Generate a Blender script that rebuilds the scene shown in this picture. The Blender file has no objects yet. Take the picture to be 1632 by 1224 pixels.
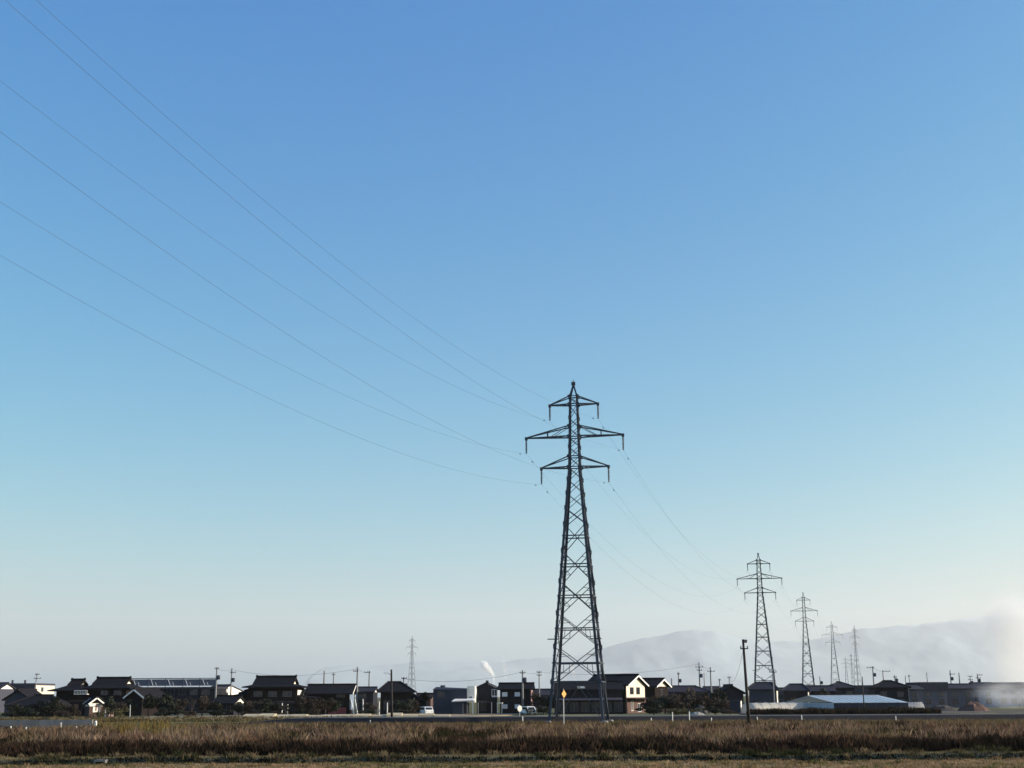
import bpy, math, random
import numpy as np
from mathutils import Vector, Matrix, noise

R = math.radians
scene = bpy.context.scene
# ------------------------------------------------------------------ camera
FPX, EYE = 2000.0, 3.0                       # focal length in photo pixels (1632 wide), eye height
PITCH, ROLL = math.atan(498 / 2000), R(0.3)
cam_d = bpy.data.cameras.new('camera')
cam_d.sensor_width = 36.0
cam_d.lens = 36.0 * FPX / 1632.0
cam_d.clip_start, cam_d.clip_end = 0.5, 90000.0
cam = bpy.data.objects.new('camera', cam_d)
scene.collection.objects.link(cam)
cam.matrix_world = Matrix.Translation((0, 0, EYE)) @ Matrix.Rotation(math.pi / 2 + PITCH, 4, 'X') @ Matrix.Rotation(-ROLL, 4, 'Z')
scene.camera = cam
# ------------------------------------------------------------------ sky, sun, exposure
SUN_EL, SUN_AZ = R(17), R(92)                # azimuth from the view direction (+Y) towards +X
world = bpy.data.worlds.new('World'); scene.world = world; world.use_nodes = True
wn = world.node_tree.nodes; wl = world.node_tree.links
wn.clear()
sky = wn.new('ShaderNodeTexSky'); sky.sky_type = 'NISHITA'; sky.sun_disc = False
sky.sun_elevation = SUN_EL; sky.sun_rotation = SUN_AZ
sky.altitude = 0; sky.air_density = 1.0; sky.dust_density = 1.5; sky.ozone_density = 2.5
bg = wn.new('ShaderNodeBackground'); bg.inputs['Strength'].default_value = 0.10
wo = wn.new('ShaderNodeOutputWorld')
# the picture's colour response, one curve per channel over the whole sky
GAIN, POWER = (3.3, 0.93, 0.50), (2.16, 1.08, 0.41)
sep = wn.new('ShaderNodeSeparateColor'); com = wn.new('ShaderNodeCombineColor'); wl.new(sky.outputs[0], sep.inputs[0])
for c in range(3):
    n0 = wn.new('ShaderNodeMath'); n0.operation = 'MULTIPLY'; n0.inputs[1].default_value = 0.1; wl.new(sep.outputs[c], n0.inputs[0])
    n1 = wn.new('ShaderNodeMath'); n1.operation = 'POWER'; n1.inputs[1].default_value = POWER[c]; wl.new(n0.outputs[0], n1.inputs[0])
    n2 = wn.new('ShaderNodeMath'); n2.operation = 'MULTIPLY'; n2.inputs[1].default_value = GAIN[c] * 10; wl.new(n1.outputs[0], n2.inputs[0])
    n3 = wn.new('ShaderNodeMath'); n3.operation = 'MINIMUM'; n3.inputs[1].default_value = 7.0; wl.new(n2.outputs[0], n3.inputs[0]); wl.new(n3.outputs[0], com.inputs[c])
wl.new(com.outputs[0], bg.inputs[0]); wl.new(bg.outputs[0], wo.inputs[0])
sun_d = bpy.data.lights.new('sun', 'SUN'); sun_d.energy = 4.0; sun_d.angle = R(0.5); sun_d.color = (1.0, 0.87, 0.70)
sun = bpy.data.objects.new('sun', sun_d); scene.collection.objects.link(sun)
sdir = Vector((math.sin(SUN_AZ) * math.cos(SUN_EL), math.cos(SUN_AZ) * math.cos(SUN_EL), math.sin(SUN_EL)))
sun.rotation_euler = sdir.to_track_quat('Z', 'Y').to_euler()
sun.location = (60, 40, 60)
vs = scene.view_settings
vs.view_transform = 'Standard'; vs.look = 'None'; vs.gamma = 1.0; vs.use_curve_mapping = False
vs.exposure = 1.12
scene.cycles.use_denoising = True
try: scene.cycles.denoiser = 'OPENIMAGEDENOISE'
except Exception: pass
scene.cycles.volume_bounces = 6
scene.cycles.max_bounces = 8
scene.cycles.transparent_max_bounces = 16

# ------------------------------------------------------------------ helpers
COL = scene.collection
rng = random.Random(7)
_cp, _sp, _cr, _sr = math.cos(PITCH), math.sin(PITCH), math.cos(ROLL), math.sin(ROLL)

def point(px, py, Y):
    """the point at distance Y that stands at photo pixel (px, py)"""
    a, b = px - 816, 612 - py
    u = a * _cr + b * _sr; v = -a * _sr + b * _cr
    dy = FPX * _cp - v * _sp; dz = FPX * _sp + v * _cp
    return Vector((u / dy * Y, Y, EYE + dz / dy * Y))
def zat(px, py, Y): return point(px, py, Y).z
def xat(px, Y, z=0.0):
    d = Y * _cp + (z - EYE) * _sp; up = -Y * _sp + (z - EYE) * _cp
    v = FPX * up / d
    u = (px - 816 + v * _sr) / _cr
    return u * d / FPX
def span(a, b, Y): return xat(b, Y) - xat(a, Y)

MATS = {}
def nod(m, t, **k):
    n = m.node_tree.nodes.new(t)
    for a, b in k.items(): setattr(n, a, b)
    return n
def mat(name, col, rough=0.8, var=0.25, scale=1.5, metal=0.0, spec=0.35, bump=0.0, bscale=8.0, stretch=(1, 1, 1), translucent=0.0, streak=False):
    if name in MATS: return MATS[name]
    m = bpy.data.materials.new(name); m.use_nodes = True
    nt = m.node_tree; L = nt.links; b = nt.nodes['Principled BSDF']
    tc = nod(m, 'ShaderNodeTexCoord'); mp = nod(m, 'ShaderNodeMapping'); mp.inputs['Scale'].default_value = stretch
    L.new(tc.outputs['Object'], mp.inputs[0])
    nz = nod(m, 'ShaderNodeTexNoise'); nz.inputs['Scale'].default_value = scale; nz.inputs['Detail'].default_value = 6; nz.inputs['Roughness'].default_value = 0.65
    L.new(mp.outputs[0], nz.inputs['Vector'])
    oi = nod(m, 'ShaderNodeObjectInfo')
    mr = nod(m, 'ShaderNodeMapRange'); mr.inputs['From Min'].default_value = 0.25; mr.inputs['From Max'].default_value = 0.75
    mr.inputs['To Min'].default_value = 1 - var; mr.inputs['To Max'].default_value = 1 + var
    L.new(nz.outputs[0], mr.inputs[0])
    mr2 = nod(m, 'ShaderNodeMapRange'); mr2.inputs['To Min'].default_value = 1 - var * .4; mr2.inputs['To Max'].default_value = 1 + var * .4
    L.new(oi.outputs['Random'], mr2.inputs[0])
    mu = nod(m, 'ShaderNodeMath', operation='MULTIPLY'); L.new(mr.outputs[0], mu.inputs[0]); L.new(mr2.outputs[0], mu.inputs[1])
    vm = nod(m, 'ShaderNodeVectorMath', operation='SCALE'); vm.inputs[0].default_value = col
    L.new(mu.outputs[0], vm.inputs['Scale']); L.new(vm.outputs[0], b.inputs['Base Color'])
    b.inputs['Roughness'].default_value = rough; b.inputs['Metallic'].default_value = metal
    b.inputs['Specular IOR Level'].default_value = spec
    if bump:
        nb = nod(m, 'ShaderNodeTexNoise'); nb.inputs['Scale'].default_value = bscale; nb.inputs['Detail'].default_value = 4
        L.new(mp.outputs[0], nb.inputs['Vector'])
        bp = nod(m, 'ShaderNodeBump'); bp.inputs['Strength'].default_value = bump; bp.inputs['Distance'].default_value = 0.05
        L.new(nb.outputs[0], bp.inputs['Height']); L.new(bp.outputs[0], b.inputs['Normal'])
    if translucent:
        tr = nod(m, 'ShaderNodeBsdfTranslucent'); L.new(vm.outputs[0], tr.inputs[0])
        mx = nod(m, 'ShaderNodeMixShader'); mx.inputs[0].default_value = translucent
        L.new(b.outputs[0], mx.inputs[1]); L.new(tr.outputs[0], mx.inputs[2]); L.new(mx.outputs[0], nt.nodes['Material Output'].inputs[0])
    MATS[name] = m
    return m

class MB:
    def __init__(s): s.v = []; s.f = []
    def poly(s, pts):
        n = len(s.v); s.v += [tuple(p) for p in pts]; s.f.append(tuple(range(n, n + len(pts)))); return s
    def hexa(s, p):      # 8 corners: bottom 4 ccw, top 4 ccw
        n = len(s.v); s.v += [tuple(q) for q in p]
        for f in ((3, 2, 1, 0), (4, 5, 6, 7), (0, 1, 5, 4), (1, 2, 6, 5), (2, 3, 7, 6), (3, 0, 4, 7)): s.f.append(tuple(n + i for i in f))
        return s
    def box(s, x0, x1, y0, y1, z0, z1):
        return s.hexa([(x0, y0, z0), (x1, y0, z0), (x1, y1, z0), (x0, y1, z0), (x0, y0, z1), (x1, y0, z1), (x1, y1, z1), (x0, y1, z1)])
    def bar(s, a, b, w, h=None, w2=None):
        a = Vector(a); b = Vector(b); d = (b - a)
        if d.length < 1e-6: return s
        d.normalize(); h = h or w; r = 1.0 if w2 is None else w2 / w
        up = Vector((0, 0, 1)) if abs(d.z) < .95 else Vector((0, 1, 0))
        x = d.cross(up).normalized(); y = x.cross(d).normalized()
        c = [(-1, -1), (1, -1), (1, 1), (-1, 1)]
        return s.hexa([a + x * (i * w / 2) + y * (j * h / 2) for i, j in c] + [b + x * (i * w * r / 2) + y * (j * h * r / 2) for i, j in c])
    def tube(s, pts, rad, n=6, cap=True):
        pts = [Vector(p) for p in pts]; base = len(s.v)
        for k, p in enumerate(pts):
            d = (pts[min(k + 1, len(pts) - 1)] - pts[max(k - 1, 0)]).normalized()
            up = Vector((0, 0, 1)) if abs(d.z) < .95 else Vector((1, 0, 0))
            x = d.cross(up).normalized(); y = d.cross(x)
            r = rad[k] if isinstance(rad, (list, tuple)) else rad
            for i in range(n):
                a = 2 * math.pi * i / n; s.v.append(tuple(p + x * (r * math.cos(a)) + y * (r * math.sin(a))))
        for k in range(len(pts) - 1):
            for i in range(n):
                j = (i + 1) % n; s.f.append((base + k * n + i, base + k * n + j, base + (k + 1) * n + j, base + (k + 1) * n + i))
        if cap:
            s.f.append(tuple(base + i for i in reversed(range(n)))); s.f.append(tuple(base + (len(pts) - 1) * n + i for i in range(n)))
        return s
    def lathe(s, prof, n=10, c=(0, 0, 0)):
        base = len(s.v); c = Vector(c)
        for r, z in prof:
            for i in range(n):
                a = 2 * math.pi * i / n; s.v.append((c.x + r * math.cos(a), c.y + r * math.sin(a), c.z + z))
        for k in range(len(prof) - 1):
            for i in range(n):
                j = (i + 1) % n; s.f.append((base + k * n + i, base + k * n + j, base + (k + 1) * n + j, base + (k + 1) * n + i))
        s.f.append(tuple(base + i for i in reversed(range(n)))); s.f.append(tuple(base + (len(prof) - 1) * n + i for i in range(n)))
        return s
    def mesh(s, name, m, smooth=False):
        me = bpy.data.meshes.new(name); me.from_pydata(s.v, [], s.f); me.materials.append(m)
        if smooth: me.polygons.foreach_set('use_smooth', [True] * len(me.polygons))
        me.update(); return me
    def build(s, name, m, parent=None, smooth=False):
        o = bpy.data.objects.new(name, s.mesh(name, m, smooth)); COL.objects.link(o); o.parent = parent; return o

def tag(o, label=None, cat=None, group=None, kind=None):
    if label: o['label'] = label
    if cat: o['category'] = cat
    if group: o['group'] = group
    if kind: o['kind'] = kind
    return o
def empty(name, loc=(0, 0, 0), rz=0.0, label=None, cat=None, group=None):
    o = bpy.data.objects.new(name, None); COL.objects.link(o); o.location = loc; o.rotation_euler = (0, 0, rz)
    o.empty_display_size = 0.3
    return tag(o, label, cat, group)
def use(name, me, parent=None, loc=(0, 0, 0), rz=0, sc=(1, 1, 1)):
    o = bpy.data.objects.new(name, me); COL.objects.link(o); o.parent = parent; o.location = loc; o.rotation_euler = (0, 0, rz); o.scale = sc; return o
def copy_tree(o, parent=None):
    c = o.copy(); COL.objects.link(c); c.parent = parent
    for ch in o.children: copy_tree(ch, c)
    return c

# ------------------------------------------------------------------ materials
TILE = mat('dark_glazed_tile', (0.014, 0.014, 0.018), .8, .25, 3, spec=.03, bump=.5, bscale=6, stretch=(4, 1, 1))
TILE2 = mat('brown_roof_tile', (0.022, 0.017, 0.016), .8, .25, 3, spec=.03, bump=.5, bscale=6)
GREYROOF = mat('grey_slate_roof', (0.035, 0.036, 0.048), .8, .2, 2, spec=.03)
WOOD = mat('dark_timber_and_shade', (0.018, 0.014, 0.014), .85, .3, 2.5, spec=.03, stretch=(6, 6, .6))
PLASTER = mat('white_plaster_and_sunlight', (0.80, 0.76, 0.68), .85, .08, 1.2)
CREAM = mat('cream_siding_and_sunlight', (0.60, 0.55, 0.46), .8, .08, 1.2)
GREYWALL = mat('grey_siding_and_shade', (0.055, 0.058, 0.08), .8, .15, 1.0, spec=.1)
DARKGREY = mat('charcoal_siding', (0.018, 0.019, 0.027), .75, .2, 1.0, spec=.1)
NAVY = mat('navy_metal_and_shade', (0.036, 0.045, 0.066), .6, .2, 1.2, spec=.1, stretch=(5, 5, .5))
BROWNW = mat('brown_wall', (0.075, 0.042, 0.038), .85, .2, 1.5)
PINKW = mat('dusty_pink_wall', (0.20, 0.13, 0.13), .85, .15, 1.5)
TRIM = mat('white_trim', (0.80, 0.78, 0.74), .6, .06, 2)
FRAME = mat('bronze_window_frame', (0.06, 0.06, 0.07), .5, .1, 2)
PALEFRAME = mat('pale_window_frame', (0.62, 0.64, 0.68), .5, .1, 2)
CONC = mat('weathered_concrete', (0.19, 0.19, 0.19), .9, .25, 1.0, bump=.3)
POLEC = mat('concrete_pole', (0.19, 0.19, 0.19), .85, .15, 2)
POLEW = mat('creosoted_wood_pole', (0.016, 0.012, 0.011), .8, .3, 3, stretch=(8, 8, .5))
STEEL = mat('galvanised_steel', (0.055, 0.065, 0.085), .6, .25, .6, metal=.2)
CERAM = mat('brown_ceramic', (0.07, 0.06, 0.06), .3, .1, 2, spec=.5)
WIRE = mat('aluminium_conductor', (0.07, 0.075, 0.09), .6, .1, 2, metal=.3)
CABLE = mat('black_cable', (0.02, 0.02, 0.022), .6, .1, 2)
WHITE = mat('white_paint', (0.80, 0.79, 0.76), .45, .05, 2)
PLASTICW = mat('white_plastic', (0.78, 0.76, 0.70), .6, .08, 3)
YELLOW = mat('yellow_sign_face', (0.60, 0.31, 0.07), .45, .08, 3)
BLACK = mat('matt_black', (0.012, 0.012, 0.013), .7, .1, 3)
RUBBER = mat('tyre_rubber', (0.02, 0.02, 0.02), .85, .1, 5)
BARK = mat('bark', (0.055, 0.042, 0.034), .95, .35, 6, bump=.5)
LEAF = mat('evergreen_leaf', (0.016, 0.022, 0.012), .7, .5, 1.2, translucent=.2)
LEAFB = mat('winter_brown_leaf', (0.036, 0.026, 0.019), .8, .45, 1.2, translucent=.2)
LEAFO = mat('olive_leaf', (0.085, 0.080, 0.028), .8, .4, 1.2, translucent=.25)
RED = mat('faded_red_paint', (0.30, 0.05, 0.05), .6, .2, 2)
BLUEW = mat('pale_blue_wall', (0.16, 0.21, 0.30), .8, .12, 1.2)
SOLAR = mat('blue_grey_panel', (0.10, 0.12, 0.17), .35, .15, 1.0, spec=.5)
STEELL = mat('bright_galvanised', (0.55, 0.56, 0.58), .45, .1, 2, metal=.4)

def glass_mat():
    m = bpy.data.materials.new('window_glass'); m.use_nodes = True
    b = m.node_tree.nodes['Principled BSDF']; b.inputs['Base Color'].default_value = (.02, .025, .035, 1); b.inputs['Roughness'].default_value = .08
    b.inputs['Specular IOR Level'].default_value = .6
    nz = nod(m, 'ShaderNodeTexNoise'); nz.inputs['Scale'].default_value = .9
    bp = nod(m, 'ShaderNodeBump'); bp.inputs['Strength'].default_value = .08
    m.node_tree.links.new(nz.outputs[0], bp.inputs['Height']); m.node_tree.links.new(bp.outputs[0], b.inputs['Normal'])
    return m
GLASS = glass_mat()

# ------------------------------------------------------------------ ground
LEV0, LEV1 = 63.0, 66.0
def ground_h(x, y):
    w = .12 * noise.noise((x * .3, 3.1, .7))
    yy = y + w
    h = 0.0
    def ss(a, b, t):
        t = max(0., min(1., (t - a) / (b - a))); return t * t * (3 - 2 * t)
    h += .20 * (1 + .45 * noise.noise((x * .12, 8.3, .2)) + .25 * noise.noise((x * .7, 1.3, .2))) * ss(62.2, 62.55, yy) * (1 - ss(63.6, 64.3, yy)) - .12 * ss(61.5, 61.8, yy) * (1 - ss(62.1, 62.3, yy))
    h -= .25 * ss(63.7, 64.6, yy) * (1 - ss(66.2, 68.0, yy))
    if 30 < y < 150 and abs(x) < 130:
        h += .05 * noise.noise((x * .25, y * .25, 0)) + .025 * noise.noise((x * 1.1, y * 1.1, 4))
    return h
def build_ground():
    xs = [-120 + i * 1.0 for i in range(241)]
    g = 122.0; out = []
    while g < 27000: out.append(g); g *= 1.35
    xs = [-q for q in reversed(out + [27000])] + xs + out + [27000]
    ys = list(np.arange(44, 72, .25)) + list(np.arange(72, 110, 1.0)) + list(np.arange(110, 260, 5.0))
    g = 265.0; o2 = []
    while g < 27000: o2.append(g); g *= 1.3
    ys = [-27000, -8000, -2000, -500, -100, 0, 20, 35] + ys + o2 + [27000]
    V = [(x, float(y), ground_h(x, y)) for y in ys for x in xs]
    n = len(xs); F = [(j * n + i, j * n + i + 1, (j + 1) * n + i + 1, (j + 1) * n + i) for j in range(len(ys) - 1) for i in range(n - 1)]
    m = bpy.data.materials.new('field_ground'); m.use_nodes = True; L = m.node_tree.links
    b = m.node_tree.nodes['Principled BSDF']; b.inputs['Roughness'].default_value = .95; b.inputs['Specular IOR Level'].default_value = .02
    tc = nod(m, 'ShaderNodeTexCoord'); sp = nod(m, 'ShaderNodeSeparateXYZ'); L.new(tc.outputs['Object'], sp.inputs[0])
    n1 = nod(m, 'ShaderNodeTexNoise'); n1.inputs['Scale'].default_value = .12; n1.inputs['Detail'].default_value = 6; L.new(tc.outputs['Object'], n1.inputs[0])
    n2 = nod(m, 'ShaderNodeTexNoise'); n2.inputs['Scale'].default_value = 2.5; n2.inputs['Detail'].default_value = 6; L.new(tc.outputs['Object'], n2.inputs[0])
    ma = nod(m, 'ShaderNodeMath', operation='MULTIPLY_ADD'); ma.inputs[1].default_value = .5; L.new(n1.outputs[0], ma.inputs[0]); L.new(sp.outputs['Y'], ma.inputs[2])
    mr = nod(m, 'ShaderNodeMapRange'); mr.inputs['From Min'].default_value = 40.25; mr.inputs['From Max'].default_value = 240.25; L.new(ma.outputs[0], mr.inputs[0])
    cr = nod(m, 'ShaderNodeValToRGB'); e = cr.color_ramp.elements
    stops = [(52, (.30, .23, .12)), (61.4, (.27, .20, .115)), (61.7, (.025, .025, .014)), (62.45, (.025, .028, .014)), (62.6, (.19, .17, .11)), (63.7, (.15, .135, .08)), (64.2, (.03, .026, .018)), (70, (.07, .048, .032)), (118, (.11, .075, .045)), (126, (.11, .095, .045)), (150, (.105, .095, .045)), (175, (.17, .16, .08)), (230, (.13, .125, .07))]  # dark stops before the levee top paint the shade on its front face
    while len(e) < len(stops): e.new(.5)
    for k, (yy, c) in enumerate(stops): e[k].position = (yy - 40) / 200; e[k].color = c + (1,)
    L.new(mr.outputs[0], cr.inputs[0])
    m2 = nod(m, 'ShaderNodeMapRange'); m2.inputs['From Min'].default_value = .3; m2.inputs['From Max'].default_value = .7; m2.inputs['To Min'].default_value = .6; m2.inputs['To Max'].default_value = 1.35
    L.new(n2.outputs[0], m2.inputs[0])
    vm = nod(m, 'ShaderNodeVectorMath', operation='SCALE'); n3 = nod(m, 'ShaderNodeTexNoise'); n3.inputs['Scale'].default_value = .4; n3.inputs['Detail'].default_value = 4; L.new(tc.outputs['Object'], n3.inputs[0]); m3 = nod(m, 'ShaderNodeMapRange'); m3.inputs['From Min'].default_value = .45; m3.inputs['From Max'].default_value = .65; m3.inputs['To Max'].default_value = .6; L.new(n3.outputs[0], m3.inputs[0]); mo = nod(m, 'ShaderNodeMix', data_type='RGBA', blend_type='MULTIPLY'); mo.inputs['B'].default_value = (.55, .62, .5, 1); L.new(m3.outputs[0], mo.inputs['Factor']); L.new(cr.outputs[0], mo.inputs['A']); L.new(mo.outputs['Result'], vm.inputs[0]); L.new(m2.outputs[0], vm.inputs['Scale']); L.new(vm.outputs[0], b.inputs['Base Color'])
    bp = nod(m, 'ShaderNodeBump'); bp.inputs['Distance'].default_value = .1; bp.inputs['Strength'].default_value = .6; L.new(n2.outputs[0], bp.inputs['Height']); L.new(bp.outputs[0], b.inputs['Normal'])
    me = bpy.data.meshes.new('ground'); me.from_pydata(V, [], F); me.materials.append(m); me.update()
    me.polygons.foreach_set('use_smooth', [True] * len(me.polygons))
    o = bpy.data.objects.new('ground', me); COL.objects.link(o); tag(o, kind='structure')
build_ground()

def sheet(name, pts, z, m, th=.3, kind='structure', sub=1):
    """thick sheet with a slightly ragged edge"""
    q = []
    for i in range(len(pts)):
        a = Vector(pts[i] + (0,)); b = Vector(pts[(i + 1) % len(pts)] + (0,)); n = max(1, int((b - a).length / 3) if sub else 1)
        for k in range(n):
            p = a.lerp(b, k / n); j = .5 if (k and sub) else 0
            q.append((p.x + rng.uniform(-j, j), p.y + rng.uniform(-j, j)))
    mb = MB(); n = len(q)
    mb.v = [(x, y, z) for x, y in q] + [(x, y, z - th) for x, y in q]
    mb.f = [tuple(range(n))] + [(i, i + n, (i + 1) % n + n, (i + 1) % n) for i in range(n)]
    o = mb.build(name, m); tag(o, kind=kind); return o

PALEGRAVEL = mat('pale_dry_gravel', (0.24, 0.19, 0.115), .95, .5, .25, bump=.5)
GRASSY = mat('short_winter_grass', (0.17, 0.165, 0.075), .95, .35, .35, bump=.6, bscale=4)
SOIL = mat('dark_ploughed_soil', (0.055, 0.042, 0.036), .95, .3, .6, bump=.8, bscale=2)
STRAW = mat('dry_straw_field', (0.34, 0.27, 0.15), .95, .3, .4, bump=.6)
ASPH = mat('asphalt', (0.05, 0.05, 0.055), .85, .15, 2, bump=.2)
BANKM = mat('bank_in_shade', (0.016, 0.016, 0.020), .95, .35, .7, bump=.6, bscale=3)  # shade on the bank's near face is put into this dark colour

def rowpt(px, py, z=0.0):
    a, b = px - 816, 612 - py
    u = a * _cr + b * _sr; v = -a * _sr + b * _cr
    dy = FPX * _cp - v * _sp; dz = FPX * _sp + v * _cp
    Y = (z - EYE) / (dz / dy); return (u / dy * Y, Y)
# pale gravel apron before the left-hand houses, grassy plots, soil and straw on the right
sheet('gravel_yard', [(-52, 182), (-17, 182), (-6, 200), (8, 228), (-30, 231), (-60, 232), (-60, 200)], .10, PALEGRAVEL)
sheet('grass_plot', [(-5, 168), (34, 168), (36, 228), (9, 230)], .07, GRASSY)
sheet('straw_field', [(36, 170), (110, 172), (130, 205), (37, 200)], .05, STRAW)
sheet('ploughed_field', [(37, 206), (62, 206), (140, 228), (140, 236), (60, 232), (37, 226)], .08, SOIL)
sheet('meadow', [(64, 204), (132, 207), (190, 226), (140, 226)], .06, GRASSY)

# raised road on its bank, coloured dark as shade
def build_road():
    x0, x1 = -34, 110
    def yc(x): return 153.5 + .02 * x
    st = np.linspace(x0, x1, 60)
    def strip(name, prof, m, jit=.0):
        V = []; F = []
        for x in st:
            for (dy, z) in prof:
                j = jit * noise.noise((x * .3, dy, 1)) if dy else 0
                e = max(0, min(1, (x - x0) / 8))
                V.append((float(x), yc(x) + dy + j, z * e + .0 + j * .3 if z > .1 else z))
        n = len(prof)
        for i in range(len(st) - 1):
            for k in range(n - 1): F.append((i * n + k, (i + 1) * n + k, (i + 1) * n + k + 1, i * n + k + 1))
        mb = MB(); mb.v = V; mb.f = F; return mb
    tag(strip('bank', [(-.75, -.2), (-.6, .02), (-.1, .60), (.0, .62), (7.2, .62), (7.6, .3), (8.2, -.2)], BANKM, .12).build('road_embankment', BANKM), kind='structure')
    tag(strip('road', [(.35, .60), (.36, .645), (6.8, .645), (6.81, .60)], ASPH).build('road', ASPH), kind='structure')
    tag(strip('line', [(.65, .649), (.80, .649)], WHITE).build('road_edge_line', WHITE), kind='structure')
build_road()

# ------------------------------------------------------------------ mountains
def build_mountains():
    prof = [(520, 1062), (590, 1058), (660, 1053), (760, 1052), (850, 1050), (930, 1040), (985, 1024), (1030, 1014), (1070, 1008), (1105, 1003), (1140, 1004), (1180, 1014), (1230, 1022), (1280, 1020), (1330, 1010), (1375, 1000), (1430, 996), (1480, 992), (1530, 984), (1560, 982), (1620, 976), (1700, 968), (1800, 985), (1950, 1010), (2200, 1050)]
    pxs = np.array([p[0] for p in prof], float); pys = np.array([p[1] for p in prof], float)
    YR = 23500.0
    nx, ny = 420, 60
    xs = np.linspace(-4200, 15000, nx)
    V = []; F = []
    # ridge height along x at the ridge distance
    rx = np.array([point(a, b, YR).x for a, b in prof]); rz = np.array([point(a, b, YR).z for a, b in prof])
    for i in range(nx):
        x = float(xs[i]); top = float(np.interp(x, rx, rz, left=0, right=100))
        for j in range(ny):
            t = j / (ny - 1); y = 19500 + t * 6500
            f = max(0., 1 - abs(y - YR) / (4000 if y < YR else 2500))
            xw = x + (1 - f) * 1500 * noise.noise((x / 2600, y / 1900, 5.0))
            topw = float(np.interp(xw, rx, rz, left=0, right=100))
            topw += 46 * noise.fractal((xw / 900, (y - YR) / 1500, 0), 1.0, 2.1, 5) * (1 if top > 200 else .4)
            rid = noise.fractal((x / 1300, y / 1300, 2), .9, 2.2, 6)
            h = topw * (f ** .9) * (1 + .22 * rid * (1 - f)) - 15
            if j in (0, ny - 1): h = -30
            V.append((x, y, h))
    for i in range(nx - 1):
        for j in range(ny - 1): F.append((i * ny + j, (i + 1) * ny + j, (i + 1) * ny + j + 1, i * ny + j + 1))
    m = bpy.data.materials.new('haze_tinted_snowy_forest'); m.use_nodes = True; L = m.node_tree.links
    b = m.node_tree.nodes['Principled BSDF']; b.inputs['Roughness'].default_value = .9; b.inputs['Specular IOR Level'].default_value = .1
    tc = nod(m, 'ShaderNodeTexCoord'); sp = nod(m, 'ShaderNodeSeparateXYZ'); L.new(tc.outputs['Object'], sp.inputs[0])
    nz = nod(m, 'ShaderNodeTexNoise'); nz.inputs['Scale'].default_value = .0010; nz.inputs['Detail'].default_value = 4; L.new(tc.outputs['Object'], nz.inputs[0])
    ma = nod(m, 'ShaderNodeMath', operation='MULTIPLY_ADD'); ma.inputs[1].default_value = 700; L.new(nz.outputs[0], ma.inputs[0]); L.new(sp.outputs['Z'], ma.inputs[2])
    mr = nod(m, 'ShaderNodeMapRange'); mr.inputs['From Min'].default_value = 1640; mr.inputs['From Max'].default_value = 1900; L.new(ma.outputs[0], mr.inputs[0])
    mx = nod(m, 'ShaderNodeMix', data_type='RGBA'); mx.inputs['A'].default_value = (.29, .39, .45, 1); mx.inputs['B'].default_value = (.85, .86, .9, 1)  # slope colour is tinted with haze, the second colour is snow
    L.new(mr.outputs[0], mx.inputs['Factor']); L.new(mx.outputs['Result'], b.inputs['Base Color'])
    me = bpy.data.meshes.new('mountains'); me.from_pydata(V, [], F); me.materials.append(m); me.update(); me.polygons.foreach_set('use_smooth', [True] * len(me.polygons))
    o = bpy.data.objects.new('mountains', me); COL.objects.link(o); tag(o, kind='structure')
build_mountains()

# ------------------------------------------------------------------ houses
def window(root, W, D, face, x, z, w, h, frame=None, pane=GLASS, off=.0):
    """window centred at x along the face, sill at z; faces: front right left"""
    frame = frame or FRAME; t = .07
    f = MB()
    f.box(-w / 2, w / 2, -.06, .03, 0, t).box(-w / 2, w / 2, -.06, .03, h - t, h)
    f.box(-w / 2, -w / 2 + t, -.058, .03, t, h - t).box(w / 2 - t, w / 2, -.058, .03, t, h - t).box(-t / 2, t / 2, -.05, .03, t, h - t)
    o = f.build('window', frame, root)
    if face == 'front': o.location = (x, -D / 2 - off, z)
    elif face == 'right': o.location = (W / 2 + off, x, z); o.rotation_euler = (0, 0, math.pi / 2)
    else: o.location = (-W / 2 - off, x, z); o.rotation_euler = (0, 0, -math.pi / 2)
    MB().box(-w / 2 + .01, w / 2 - .01, -.03, .0, .01, h - .01).build('pane', pane, o)
    return o

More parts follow.
